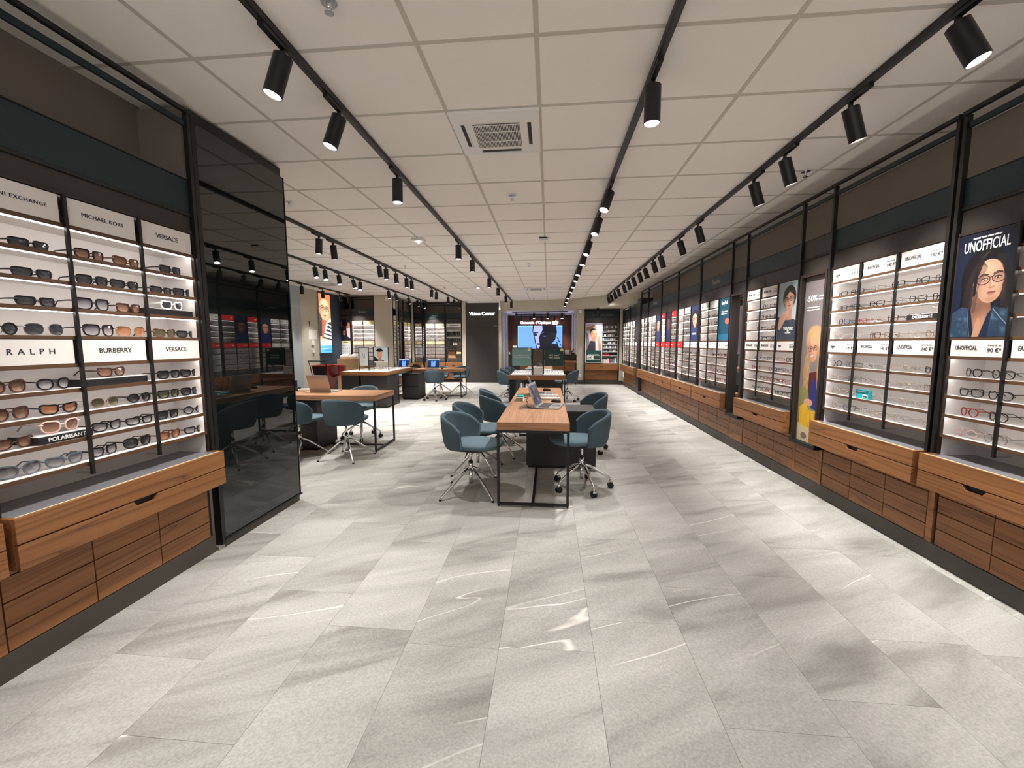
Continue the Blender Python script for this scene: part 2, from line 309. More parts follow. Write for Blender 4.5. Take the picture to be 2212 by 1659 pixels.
def blonde_poster():
    p = Paint(230, 900, (118, 108, 108)); p.grad((112, 103, 104), (126, 116, 114))
    p.poly([(.30, .58), (.85, .56), (.92, .70), (.80, .76), (.40, .74)], (84, 30, 34)); p.poly([(.55, .62), (1, .60), (1, .80), (.45, .78)], (40, 44, 110))
    p.poly([(.05, .68), (.30, .62), (.62, .80), (.34, .86), (.05, .82)], (130, 128, 78))
    p.ell(.60, .375, .40, .085, (178, 144, 104), .1, .2); p.poly([(.34, .37), (.22, .47), (.12, .58), (.20, .66), (.42, .68), (.40, .48)], (168, 130, 90)); p.poly([(.76, .36), (.94, .40), (.97, .52), (.92, .62), (.82, .70), (.74, .55)], (164, 126, 86))
    for i in range(8): p.line([(.36+.01*i, .39), (.24+.03*i, .50), (.28+.02*i, .58), (.16+.035*i, .66)], .0014, (216, 182, 136) if i % 2 else (120, 88, 58)); p.line([(.76+.02*i, .38), (.82+.018*i, .50), (.76+.024*i, .58), (.80+.018*i, .67)], .0014, (122, 88, 58) if i % 2 else (210, 172, 126))
    p.face(.54, .435, .44, .145, (198, 142, 114), (130, 94, 62), (74, 44, 32), -.10, (176, 84, 82), -.35)
    p.ell(.50, .474, .055, .004, (240, 232, 226), -.1)
    p.poly([(.36, .35), (.56, .325), (.80, .355), (.86, .42), (.78, .43), (.70, .385), (.52, .372), (.36, .395)], (186, 150, 108))
    p.ell(.46, .755, .20, .022, (206, 150, 120)); p.poly([(.08, .79), (.30, .76), (.52, .80), (.95, .80), (.96, .90), (.6, .93), (.10, .90)], (214, 170, 40))
    for i in range(10): p.line([(.36+.05*i, .80), (.30+.075*i, .905)], .0016, (176, 132, 24))
    p.poly([(.04, .89), (.35, .91), (.96, .92), (.96, 1), (.04, 1)], (196, 180, 146)); p.ell(.35, .965, .14, .02, (120, 100, 84))
    return p
def chin_poster():
    p = Paint(260, 560, (176, 190, 196)); p.grad((160, 176, 184), (196, 204, 206))
    p.poly([(.0, .58), (.30, .66), (.55, .60), (.98, .68), (1, 1), (.02, 1)], (62, 68, 80)); p.line([(.55, .66), (.50, 1)], .006, (44, 48, 58)); p.line([(.30, .7), (.25, 1)], .004, (92, 98, 108))
    p.ell(.58, .27, .33, .20, (44, 34, 34)); p.poly([(.40, .44), (.72, .44), (.74, .66), (.44, .66)], (196, 144, 118))
    p.face(.56, .32, .56, .34, (218, 170, 144), (40, 30, 30), (22, 20, 24), -.08, (188, 92, 88), .1)
    p.poly([(.28, .22), (.58, .10), (.86, .20), (.86, .26), (.58, .17), (.32, .30)], (40, 30, 30))
    p.ell(.42, .56, .20, .055, (216, 166, 140), -.5); p.poly([(.10, .62), (.36, .55), (.50, .60), (.16, .84), (.04, .80)], (210, 160, 134))
    for i in range(4): p.line([(.34+.05*i, .545-.005*i), (.44+.04*i, .53-.012*i)], .010, (222, 174, 148))
    return p
def face_poster(bg, skin, hair, seed, glasses=(20, 20, 24), shirt=(40, 50, 90)):
    p = Paint(160, 460, bg); p.ell(.5, .34, .42, .22, hair); p.poly([(.1, .34), (.9, .34), (.92, .62), (.08, .62)], hair)
    p.poly([(.36, .50), (.66, .50), (.70, .72), (.34, .72)], tuple(int(c*.85) for c in skin)); p.poly([(0, .72), (.3, .62), (.7, .62), (1, .72), (1, 1), (0, 1)], shirt)
    p.face(.5, .40, .66, .34, skin, hair, glasses, .04*seed, (170, 84, 80), .2); return p
def easy_poster():
    p = Paint(160, 560, (14, 66, 78)); p.grad((12, 60, 74), (16, 70, 96)); p.ell(.78, .55, .20, .07, (216, 96, 76)); p.poly([(0, .86), (1, .84), (1, 1), (0, 1)], (28, 104, 140)); return p
def lightbox_poster():
    p = Paint(260, 700, (236, 170, 120)); p.poly([(0, 0), (1, 0), (1, .22), (.80, .26), (0, .3)], (206, 128, 84)); p.poly([(0, .30), (.30, .44), (.60, .70), (.0, .72)], (34, 34, 48))
    p.poly([(.22, .40), (.62, .46), (.40, .80), (.14, .78)], (190, 96, 60))
    p.face(.46, .26, .92, .36, (250, 196, 150), (176, 96, 60), (60, 34, 30), .10, (206, 104, 88), .15)
    p.poly([(.62, .46), (1, .40), (1, .78), (.28, .74), (.40, .62)], (244, 246, 250))
    for k in range(5): y = .46+.065*k; p.poly([(.98-.16*k if k < 3 else .5-.06*k, y), (1.0, y+.04), (1.0, y+.065), (.58-.07*k, y+.028)], (26, 34, 50))
    p.poly([(0, .74), (1, .78), (1, .80), (0, .79)], (220, 190, 170)); p.poly([(0, .79), (1, .80), (1, 1), (0, 1)], (214, 220, 246)); p.poly([(0, .88), (1, .87), (1, 1), (0, 1)], (96, 178, 232))
    p.ell(.3, .93, .4, .012, (150, 206, 240)); p.ell(.7, .96, .4, .01, (60, 140, 204)); return p
def tv_image():
    p = Paint(512, 288, (110, 164, 240)); p.poly([(0, 0), (1, 0), (1, .04), (0, .04)], (150, 210, 255)); p.poly([(0, 0), (.012, 0), (.012, 1), (0, 1)], (150, 210, 255))
    p.poly([(.34, 0), (.86, 0), (.88, .30), (.84, .62), (.76, .78), (.90, .80), (.94, 1), (.42, 1), (.38, .50), (.33, .25)], (6, 6, 22))
    p.poly([(.37, 0), (.55, 0), (.56, .18), (.50, .40), (.47, .55), (.49, .70), (.50, .90), (.46, 1), (.43, .92), (.40, .62), (.345, .40), (.345, .2)], (172, 176, 226))
    p.poly([(.345, .30), (.42, .32), (.44, .42), (.40, .46), (.35, .42)], (30, 30, 56)); p.line([(.36, .28), (.45, .30)], .02, (24, 24, 44)); p.line([(.50, .36), (.60, .28)], .012, (90, 92, 150))
    p.poly([(.43, .74), (.50, .76), (.50, .84), (.44, .82)], (70, 60, 110)); p.ell(.60, .46, .04, .03, (70, 74, 130), 0, .6); p.poly([(.36, .42), (.38, .44), (.41, .80), (.39, .76)], (20, 20, 40))
    for a, b in ((.9, .55), (.93, .68), (.88, .74), (.96, .82), (.91, .9)): p.ell(a, b, .035, .02, (20, 30, 80), 1.0)
    p.line([(.88, .10), (.90, .13), (.92, .09), (.95, .11)], .006, (30, 50, 110)); return p
def lens_poster():
    p = Paint(260, 620, (178, 172, 192)); p.poly([(0, .10), (.55, .04), (.72, .16), (.70, .22), (.50, .12), (0, .20)], (160, 112, 86)); p.poly([(0, .22), (.16, .28), (.24, .50), (.10, .70), (0, .70)], (120, 112, 112))
    p.poly([(.66, .18), (1, .16), (1, .24), (.72, .24)], (196, 170, 140)); p.ell(.45, .22, .22, .10, (34, 26, 30))
    p.face(.50, .28, .46, .22, (184, 124, 96), (34, 26, 26), None, .05, (150, 76, 70), .5); p.poly([(.36, .36), (.62, .36), (.64, .46), (.34, .46)], (172, 114, 88))
    p.poly([(.28, .44), (.66, .46), (.68, .70), (.06, .70)], (50, 40, 54)); p.poly([(.60, .42), (.70, .40), (.80, .70), (.62, .70)], (214, 196, 200)); p.poly([(.70, .28), (.88, .34), (.98, .64), (.86, .68), (.72, .46)], (186, 128, 100))
    p.poly([(0, .69), (1, .69), (1, 1), (0, 1)], (14, 66, 56)); p.poly([(.08, .82), (.50, .82), (.50, .93), (.08, .93)], (238, 240, 240))
    p.line([(.50, .825), (.90, .825), (.90, .925), (.50, .925)], .004, (220, 230, 226)); return p
def kids_poster():
    p = Paint(200, 400, (46, 38, 42)); p.ell(.78, .22, .26, .15, (186, 120, 90)); p.ell(.12, .18, .16, .14, (150, 96, 74)); p.ell(.45, .15, .30, .16, (22, 18, 22)); p.poly([(.6, .4), (1, .34), (1, .9), (.7, .8)], (206, 190, 196))
    p.ell(.34, .60, .28, .18, (26, 20, 24)); p.face(.36, .62, .38, .26, (166, 112, 86), (24, 18, 20), (24, 20, 22), .1); p.poly([(0, .84), (.3, .76), (.8, .86), (1, 1), (0, 1)], (32, 34, 48)); return p
def icon_poster():
    p = Paint(200, 400, (214, 216, 214)); p.poly([(0, 0), (1, 0), (1, .12), (0, .12)], (236, 226, 178)); rr = random.Random(3)
    for j in range(6):
        for i in range(4):
            x, y = .14+.24*i+rr.uniform(-.03, .03), .2+.115*j; p.ring(x, y, .05, .02, .004, (110, 116, 130)); p.line([(x-.06, y), (x+.06, y+rr.uniform(-.03, .03))], .003, (130, 136, 148))
    p.line([(.25, .06), (.72, .06)], .01, (60, 60, 60)); p.ell(.75, .92, .24, .09, (26, 20, 22)); p.ell(.72, .96, .14, .07, (190, 130, 104)); return p
def ax_poster():
    p = Paint(160, 280, (232, 236, 236)); p.line([(.40, .30), (.50, .62)], .008, (60, 60, 64)); p.line([(.60, .28), (.66, .62)], .008, (60, 60, 64)); p.line([(.34, .75), (.66, .75)], .004, (150, 150, 150)); return p
def model_poster():
    p = Paint(260, 280, (208, 222, 228)); p.poly([(0, .55), (.3, .8), (.7, .85), (.74, .92), (0, .92)], (26, 26, 40)); p.ell(.42, .42, .20, .36, (214, 160, 134)); p.ell(.42, .18, .2, .12, (40, 28, 28)); p.line([(.22, .22), (.42, .2), (.62, .22)], .05, (20, 16, 18))
    p.poly([(.36, .7), (.50, .7), (.62, .92), (.3, .92)], (180, 126, 104)); p.poly([(0, .92), (1, .92), (1, 1), (0, 1)], (240, 244, 244)); return p

# ------------------------------------------------------------------ mesh helpers
class MB:
    def __init__(s): s.v = []; s.f = []; s.sm = []
    def add(s, vs, fs, smooth=False):
        o = len(s.v); s.v += [tuple(v) for v in vs]; s.f += [tuple(i+o for i in f) for f in fs]; s.sm += [smooth]*len(fs); return s
    def box(s, x0, x1, y0, y1, z0, z1):
        if x0 > x1: x0, x1 = x1, x0
        if y0 > y1: y0, y1 = y1, y0
        return s.add([(x0, y0, z0), (x1, y0, z0), (x1, y1, z0), (x0, y1, z0), (x0, y0, z1), (x1, y0, z1), (x1, y1, z1), (x0, y1, z1)],
                     [(0, 3, 2, 1), (4, 5, 6, 7), (0, 1, 5, 4), (1, 2, 6, 5), (2, 3, 7, 6), (3, 0, 4, 7)])
    def tube(s, pts, r, n=8, caps=True):
        pts = [Vector(p) for p in pts]; k = len(pts); rs = r if isinstance(r, (list, tuple)) else [r]*k
        up = Vector((0, 0, 1)); vs = []
        for i, p in enumerate(pts):
            d = (pts[min(i+1, k-1)]-pts[max(i-1, 0)]).normalized()
            a = d.cross(up) if abs(d.dot(up)) < .95 else d.cross(Vector((0, 1, 0)))
            a.normalize(); b = d.cross(a)
            vs += [p+(a*math.cos(t)+b*math.sin(t))*rs[i] for t in [2*PI*j/n for j in range(n)]]
        fs = [(i*n+j, i*n+(j+1) % n, (i+1)*n+(j+1) % n, (i+1)*n+j) for i in range(k-1) for j in range(n)]
        s.add(vs, fs, True)
        if caps: o = len(s.v)-k*n; s.f += [tuple(o+j for j in range(n))[::-1], tuple(o+(k-1)*n+j for j in range(n))]; s.sm += [False, False]
        return s
    def loft(s, rings, closed=True, capa=True, capb=True, smooth=True):
        n = len(rings[0]); vs = [p for r in rings for p in r]
        fs = [(i*n+j, i*n+(j+1) % n, (i+1)*n+(j+1) % n, (i+1)*n+j) for i in range(len(rings)-1) for j in range(n if closed else n-1)]
        o = len(s.v); s.add(vs, fs, smooth)
        if capa: s.f.append(tuple(o+j for j in range(n))[::-1]); s.sm.append(False)
        if capb: s.f.append(tuple(o+(len(rings)-1)*n+j for j in range(n))); s.sm.append(False)
        return s
    def prism(s, poly, axis, a, b):
        n = len(poly); mk = {'X': lambda p, h: (h, p[0], p[1]), 'Y': lambda p, h: (p[0], h, p[1]), 'Z': lambda p, h: (p[0], p[1], h)}[axis]
        return s.add([mk(p, a) for p in poly]+[mk(p, b) for p in poly], [tuple(range(n))[::-1], tuple(range(n, 2*n))]+[(j, (j+1) % n, n+(j+1) % n, n+j) for j in range(n)])
    def mesh(s, name, mat):
        me = bpy.data.meshes.new(name); me.from_pydata(s.v, [], s.f); me.polygons.foreach_set('use_smooth', s.sm)
        if mat: me.materials.append(mat)
        me.update(); return me
    def build(s, name, mat, parent=None, kind=None, rel=True):
        if parent is not None and rel:
            l = parent.location; pp = parent.parent
            while pp is not None: l = l+pp.location; pp = pp.parent
            s.v = [(v[0]-l[0], v[1]-l[1], v[2]-l[2]) for v in s.v]
        return link(name, s.mesh(name, mat), parent, kind)
def link(name, me, parent=None, kind=None, loc=None, rot=None):
    o = bpy.data.objects.new(name, me); C.objects.link(o)
    if parent is not None: o.parent = parent
    if loc is not None: o.location = loc
    if rot is not None: o.rotation_euler = rot
    if kind: o['kind'] = kind
    return o
def thing(name, label, cat, loc=(0, 0, 0), rz=0.0, group=None):
    o = link(name, None, loc=Vector(loc)); o.rotation_euler = (0, 0, rz); o.empty_display_size = .1
    o['label'] = label; o['category'] = cat
    if group: o['group'] = group
    return o
def tag(o, label, cat, group=None):
    o['label'] = label; o['category'] = cat
    if group: o['group'] = group
    return o
def bev(o, w=.002, seg=2):
    md = o.modifiers.new('bevel', 'BEVEL'); md.width = w; md.segments = seg; md.limit_method = 'ANGLE'; return o
TXT = {}
def text_mesh(body, size, align, bold, space, mat):
    k = (body, size, align, bold, space, mat.name)
    if k in TXT: return TXT[k]
    cu = text_curve(body, size, align, bold, space); cu.materials.append(mat); o = bpy.data.objects.new('tmp', cu); C.objects.link(o)
    bpy.context.view_layer.update(); me = bpy.data.meshes.new_from_object(o.evaluated_get(bpy.context.evaluated_depsgraph_get())); me.name = 'lettering'
    bpy.data.objects.remove(o); TXT[k] = me; return me
def text_curve(body, size, align='LEFT', bold=0.0, space=1.0):
    cu = bpy.data.curves.new('lettering', 'FONT'); cu.body = body; cu.size = size; cu.align_x = align; cu.align_y = 'CENTER'
    cu.extrude = .0008; cu.offset = bold; cu.space_character = space; cu.resolution_u = 3
    return cu
# walls: R (front faces -x), L (front faces +x), B (front faces -y).  u runs along the wall, d into it
class Wall:
    def __init__(s, k, c): s.k, s.c = k, c
    def pt(s, u, d, z): return {'R': (s.c+d, u, z), 'L': (s.c-d, u, z), 'B': (u, s.c+d, z)}[s.k]
    def box(s, mb, u0, u1, d0, d1, z0, z1):
        a = s.pt(u0, d0, z0); b = s.pt(u1, d1, z1); return mb.box(a[0], b[0], a[1], b[1], z0, z1)
    def wood(s): return M['wood_x'] if s.k == 'B' else M['wood_y']
    def rot(s): return {'R': Matrix(((0, 0, -1), (-1, 0, 0), (0, 1, 0))), 'L': Matrix(((0, 0, 1), (1, 0, 0), (0, 1, 0))), 'B': Matrix(((1, 0, 0), (0, 0, -1), (0, 1, 0)))}[s.k].to_euler()
    def text(s, body, u, d, z, size, mat, parent, align='LEFT', bold=0.0, space=1.0, name='lettering', sx=1.0):
        o = link(name, text_mesh(body, size, align, bold, space, mat), parent); p = Vector(s.pt(u, d, z))
        q = parent; 
        while q is not None: p = p-q.location; q = q.parent
        o.location = p; o.rotation_euler = s.rot(); o.scale = (sx, 1, 1); return o
    def board(s, u0, u1, d0, d1, z0, z1, name, mat, parent):
        mb = MB(); s.box(mb, u0, u1, d0, d1, z0, z1); o = mb.build(name, mat, parent); me = o.data
        uv = me.uv_layers.new(name='uv'); par = Vector((0, 0, 0)); q = parent
        while q is not None: par = par+q.location; q = q.parent
        for lp in me.loops:
            v = Vector(me.vertices[lp.vertex_index].co)+par; u = v[0] if s.k == 'B' else v[1]
            t = (u-u0)/(u1-u0); t = 1-t if s.k == 'R' else t
            uv.data[lp.index].uv = (t, (v[2]-z0)/(z1-z0))
        return o

# ------------------------------------------------------------------ structure: floor
TW, TL = 0.4435, 0.89
x_base = 0.217
fl = link('floor', None, kind='structure')
MB().box(-7.2, 3.1, -1.6, 18.0, -.03, -.004).build('floor_screed', M['plinth'], fl)
tiles = []
for i in range(-17, 7):
    off = random.uniform(0, TL)
    if i == -1: off = .18
    xa = x_base+i*TW; y = -1.6-off
    while y < 15.2:
        tiles.append((xa, max(y, -1.6), xa+TW, min(y+TL, 17.6))); y += TL
def tile_me(lst, name):
    mb = MB(); rn = []
    for (a, b, c, d) in lst:
        g = .0006
        if d-b < .01: continue
        mb.box(a+g, c-g, b+g, d-g, -.004, 0.0); rn += [random.random()]*8
    me = mb.mesh(name, M['floor']); at = me.attributes.new('rnd', 'FLOAT', 'POINT'); at.data.foreach_set('value', rn); return me
vis = [t for t in tiles if t[3] > .9 and (t[0]+t[2])/2 > -2.5 and (t[0]+t[2])/2 < 2.6 or (t[3] > 3.4 and -6.6 < (t[0]+t[2])/2 <= -2.5)]
vis.sort(key=lambda t: (t[1])**2+((t[0]+t[2])/2)**2)
near = vis[:230]; ns = set(near)
for t in near: link('tile', tile_me([t], 'tile'), fl)
link('floor_tile', tile_me([t for t in tiles if t not in ns], 'floor_tile'), fl, kind='stuff')

# ------------------------------------------------------------------ structure: ceiling
CZ = 2.92
ce = link('ceiling', None, kind='structure')
XL, XR, YN, YF = -6.6, 2.97, -1.6, 14.7
cols = [-7.27, -6.07, -4.87, -3.67, -2.47, -1.87, -.67, -.07, 1.13, 2.33, 2.97]
bulk = [(-6.6, 14.7), (-1.75, 14.70), (-1.1, 14.66), (-.45, 14.58), (.0, 14.45), (.4, 14.27), (.75, 14.08), (1.1, 13.84), (1.5, 13.50), (1.9, 13.12), (2.3, 12.78), (2.65, 12.52), (2.97, 12.3)]
def bulk_y(x):
    for (a, b), (c, d) in zip(bulk[:-1], bulk[1:]):
        if a <= x <= c: return b+(d-b)*(x-a)/(c-a)
    return 14.7
ac_cell = (-.67, -.07, 2.741, 3.341)
nt = 0
for a, b in zip(cols[:-1], cols[1:]):
    a2 = max(a, XL)
    y = 2.141-.6*7
    while y < 14.7:
        y1 = min(y+.6, max(bulk_y(a2+.01), bulk_y(b-.01)), 14.7)
        yy = y; y += .6
        if y1-yy < .03 or (b < -2.7 and y1 < 3.4): continue
        if abs(a+.67) < .01 and abs(yy-ac_cell[2]) < .05: continue
        MB().box(a2+.010, b-.010, yy+.010, y1-.010, CZ+.002, CZ+.02).build('ceiling_tile', M['ceil'], ce); nt += 1
for a in cols[1:-1]: MB().box(a-.012, a+.012, YN, bulk_y(a), CZ-.001, CZ+.01).build('grid_bar', M['tbar'], ce)
y = 2.141-.6*7
while y < 14.7:
    xe = XR
    while xe > -2 and bulk_y(xe) < y: xe -= .02
    MB().box(XL, xe, y-.012, y+.012, CZ-.0004, CZ+.01).build('grid_bar', M['tbar'], ce); y += .6
MB().box(-7.3, 3.1, -1.6, 17.6, CZ+.03, CZ+.06).build('ceiling_slab', M['plaster'], ce)
# lowered ceiling with its curved bulkhead
mb = MB(); pl = bulk[1:]+[(2.97, 17.6), (-1.75, 17.6)]
mb.prism(pl, 'Z', 2.58, CZ+.02); mb.build('bulkhead', M['beige'], ce)
MB().box(-1.74, 2.96, 14.75, 17.6, 2.573, 2.579).build('lowered_ceiling', M['ceil'], ce)
for k in range(4):
    MB().box(1.13+.6*k-.6, 1.14+.6*k-.6, bulk_y(min(2.9, .6+.6*k))+.1, 14.9, 2.5785, 2.5795).build('lowered_joint', M['tbar'], ce)

# ------------------------------------------------------------------ structure: walls
def swall(name, x0, x1, y0, y1, z0, z1, mat): return MB().box(x0, x1, y0, y1, z0, z1).build(name, mat, kind='structure')
swall('wall_right', 2.97, 3.1, -1.6, 14.3, 0, 2.95, M['taupewall_lit'])
swall('wall_added_mirror_backdrop', -2.7, 3.05, -1.7, -1.6, 0, 1.3, M['taupewall'])  # unseen low wall, added so the table mirror reflects something dark
swall('wall_left', -2.75, -2.60, -1.6, 2.52, 0, 2.95, M['taupewall'])
swall('wall_left_partition', -6.6, -2.30, 3.30, 3.42, 0, 2.95, M['beige'])
swall('wall_left_far', -6.75, -6.55, 3.42, 10.35, 0, 2.95, M['bluegrey'])
swall('wall_left_far_beige', -6.75, -6.55, 10.35, 11.15, 0, 2.95, M['beige'])
swall('wall_left_far_blue', -6.75, -6.55, 11.15, 12.75, 0, 2.95, M['navywall'])
swall('wall_back_left', -6.75, -4.85, 12.72, 12.85, 0, 2.95, M['taupewall'])
swall('wall_back_left_pillar', -5.42, -4.87, 12.36, 12.72, 0, 2.95, M['beige'])
swall('wall_back_side', -5.25, -5.15, 12.85, 15.0, 0, 2.95, M['taupewall'])
swall('wall_back', -5.2, -3.02, 14.95, 15.05, 0, 2.95, M['taupewall'])
swall('trim_corner', -4.99, -4.93, 14.50, 14.66, 0, 2.95, M['beige'])
swall('trim_corner_door', -3.13, -3.0, 14.58, 15.0, 0, 2.95, M['beige'])
swall('wall_back_alcove_left', -1.80, -1.72, 14.6, 17.4, 0, 2.60, M['beige'])
swall('wall_back_alcove_right', .96, 1.20, 14.25, 17.4, 0, 2.60, M['beige'])
swall('wall_back_right', 1.20, 2.6, 14.55, 14.65, 0, 2.6, M['taupewall'])
swall('trim_corner_right', 2.39, 2.53, 14.16, 14.6, 0, 2.6, M['beige'])
swall('wall_back_alcove', -1.85, 1.2, 17.3, 17.4, 0, 2.6, M['plinth'])
wp = link('wall_back_alcove_panelling', None, kind='structure')
for k in range(10): MB().box(-1.70+.266*k+.002, -1.70+.266*(k+1)-.002, 17.26, 17.295, .0, 2.53).build('panel', M['wood_z'], wp)
swall('baseboard_right', 2.50, 2.96, 1.0, 14.2, 0, .118, M['plinth'])
swall('baseboard_left', -2.60, -2.285, 1.0, 2.49, 0, .118, M['plinth'])
swall('baseboard_back', .965, 1.19, 14.235, 14.25, 0, .14, M['plinth'])
swall('baseboard_alcove', -1.715, -1.70, 14.6, 17.25, 0, .14, M['plinth'])
swall('baseboard_corner', 2.385, 2.51, 14.145, 14.16, 0, .14, M['plinth'])
swall('trim_baseboard_left_far', -6.55, -6.54, 3.42, 12.3, 0, .10, M['plinth'])
# vision center door panel
WB = Wall('B', 14.60)
dr = link('door_1', None, kind='structure')
mb = MB(); mb.box(-2.99, -1.80, 14.60, 14.72, 0, 2.86); mb.build('door_surround', M['door'], dr)
MB().box(-2.895, -1.905, 14.592, 14.602, .005, 1.98).build('door_leaf', M['door'], dr)
MB().box(-2.90, -1.90, 14.599, 14.6005, 0, 1.986).build('door_gap', M['black'], dr)
MB().tube([(-1.98, 14.592, 1.02), (-1.98, 14.55, 1.02), (-2.05, 14.545, 1.02)], .009, 8).build('door_handle', M['post'], dr)
MB().box(-2.0, -1.86, 14.590, 14.60, 2.03, 2.045).build('door_plate', M['greyink'], dr)
WB.text('Vision Center', -2.40, -.012, 2.475, .165, M['sign'], dr, 'CENTER', .0015, name='sign_lettering')
# soft overhead plaster above column
# ------------------------------------------------------------------ eyewear
def outline(shape, n=20):
    a, b, e, fl_ = {'round': (.024, .023, 2.0, 0), 'panto': (.0245, .022, 2.3, .15), 'square': (.026, .021, 3.6, .12), 'rect': (.028, .0175, 3.8, .14),
                    'cat': (.028, .020, 2.8, .45), 'oversized': (.030, .026, 3.2, .12), 'aviator': (.029, .024, 2.6, -.30), 'hex': (.026, .022, 1.7, 0), 'butterfly': (.030, .0245, 2.6, .35)}[shape]
    P_ = []
    for i in range(n):
        t = 2*PI*i/n; c, s = math.cos(t), math.sin(t)
        ee = e*(1.5 if s > 0 and e > 2.7 else .85 if e > 2.7 else 1.0); x = a*math.copysign(abs(c)**(2/ee), c); z = b*math.copysign(abs(s)**(2/ee), s)
        if z > 0: z += fl_*b*max(0, x/a)*.55 if fl_ > 0 else 0
        if fl_ < 0 and z < 0: z *= 1+(-fl_)*max(0, x/a)*.5
        if z < 0: x *= 1-.10*(-z/b)
        P_.append((x, z))
    return P_, a, b
GC = {}
THIN = ('gold', 'silver')
def glass_meshes(shape, col, lens):
    k = (shape, col, lens != 'clear')
    if k not in GC:
        pts, a, b = outline(shape); br = .009; cx = a+br; r = .0012 if col in THIN else .0027 if lens != 'clear' else .0018
        mb = MB()
        for sg in (-1, 1):
            ring = [(sg*(cx+x), 0.010*((cx+x)/.06)**2, b+.003+z) for x, z in pts]
            vs = []; n = len(ring)
            for i, p in enumerate(ring):
                q0, q1 = Vector(ring[i-1]), Vector(ring[(i+1) % n]); d = (q1-q0).normalized(); nn = d.cross(Vector((0, 1, 0))).normalized()
                for (u, w) in ((1, -1), (1, 1), (-1, 1), (-1, -1)): vs.append(Vector(p)+nn*u*r+Vector((0, 1, 0))*w*r*.9)
            fs = [(i*4+j, i*4+(j+1) % 4, ((i+1) % n)*4+(j+1) % 4, ((i+1) % n)*4+j) for i in range(n) for j in range(4)]
            mb.add(vs, fs, False)
        mb.tube([(-br-.002, 0, b*1.35), (0, -.002, b*1.52), (br+.002, 0, b*1.35)], r*1.1, 6)
        tm = []
        for sg in (-1, 1):
            xo = sg*(2*a+br); t = MB(); tr = r*1.05
            t.tube([(xo-sg*.004, .006, b*1.55), (xo+sg*.004, .012, b*1.6), (xo+sg*.006, .05, b*1.62), (xo, .105, b*1.55), (xo-sg*.006, .138, b*.45)], [tr*1.3, tr*1.3, tr*1.2, tr, tr*1.1], 6)
            tm.append(t)
        GC[k] = (mb.mesh('frame', FR[col]), tm[0].mesh('temple', FR[col]), tm[1].mesh('temple', FR[col]))
    kl = (shape, 'L', lens)
    if kl not in GC:
        pts, a, b = outline(shape); cx = a+.009; o = []
        for sg in (-1, 1):
            l = MB(); l.add([(sg*(cx+x), 0.010*((cx+x)/.06)**2, b+.003+z) for x, z in pts]+[(sg*cx, -.001, b+.003)], [((i), (i+1) % len(pts), len(pts)) for i in range(len(pts))])
            o.append(l.mesh('lens', M['lens_'+lens]))
        GC[kl] = o
    return GC[k], GC[kl]
def one_mesh(shape, col, lens):
    k = (shape, col, lens, 'ONE')
    if k not in GC:
        (f, t0, t1), (l0, l1) = glass_meshes(shape, col, lens); me = bpy.data.meshes.new('spectacles'); v = []; fc = []; mi = []
        for src, m_ in ((f, 0), (t0, 0), (t1, 0), (l0, 1), (l1, 1)):
            o = len(v); v += [tuple(x.co) for x in src.vertices]; fc += [tuple(i+o for i in p.vertices) for p in src.polygons]; mi += [m_]*len(src.polygons)
        me.from_pydata(v, [], fc); me.materials.append(FR[col]); me.materials.append(M['lens_'+lens]); me.polygons.foreach_set('material_index', mi); GC[k] = me
    return GC[k]
n_ind = 0
def spectacles(shape, col, lens, loc, rz, label, group, detail=2, scale=1.0, cat=None):
    global n_ind
    n_ind += 1
    nm = 'sunglasses' if lens != 'clear' else 'spectacles'
    if detail < 2:
        o = link(nm, one_mesh(shape, col, lens), loc=loc, rot=(0, 0, rz)); o.scale = (scale,)*3; return tag(o, label, nm, group)
    t = thing(nm, label, nm, loc, rz, group); t.scale = (scale,)*3
    (f, t0, t1), (l0, l1) = glass_meshes(shape, col, lens)
    link('frame', f, t); link('temple', t0, t); link('temple', t1, t); link('lens', l0, t); link('lens', l1, t); return t
ORD = ['first', 'second', 'third', 'fourth', 'fifth', 'sixth', 'seventh', 'eighth', 'ninth', 'tenth', 'eleventh', 'twelfth']

# ------------------------------------------------------------------ wall display bays
ZR = [2.055, 1.943, 1.82, 1.70, 1.578, 1.456, 1.342, 1.219, 1.10, .98, .852]
ZL = [2.115, 1.986, 1.848, 1.723, 1.598, 1.468, 1.338, 1.219, 1.102, .978, .853]
ZF = [2.14, 2.01, 1.885, 1.765, 1.645, 1.52, 1.39, 1.27, 1.15, 1.03, .905]
def header(Wl, u0, u1, z0, z1, spec, par):
    bg = {'w': M['card'], 'c': M['cream'], 'r': M['red']}[spec[2]] if len(spec) > 2 else M['card']
    mb = MB(); Wl.box(mb, u0, u1, -.004, .004, z0, z1); h = mb.build('header_sign', bg, par)
    zc = (z0+z1)/2; w = u1-u0; ink = M['ink'] if bg != M['red'] else M['whiteink']
    rd = -1 if Wl.k == 'R' else 1; ul = u1 if rd < 0 else u0
    if len(spec) > 3 and spec[3] == 'center': Wl.text(spec[0], (u0+u1)/2, -.005, zc, spec[4], ink, h, 'CENTER', 0.0, spec[5] if len(spec) > 5 else 1.0)
    else:
        if spec[0]: Wl.text(spec[0], ul+rd*w*.10, -.005, zc, .036, ink, h, 'LEFT', 0.0, 1.0, sx=.62)
        if spec[1]:
            Wl.text(spec[1], ul+rd*w*.70, -.005, zc-.012, .033, ink, h, 'LEFT', 0.0, sx=.92)
            if spec[1][0].isdigit(): Wl.text('À PARTIR DE', ul+rd*w*.70, -.005, zc+.016, .012, M['greyink'], h, 'LEFT')
    return h
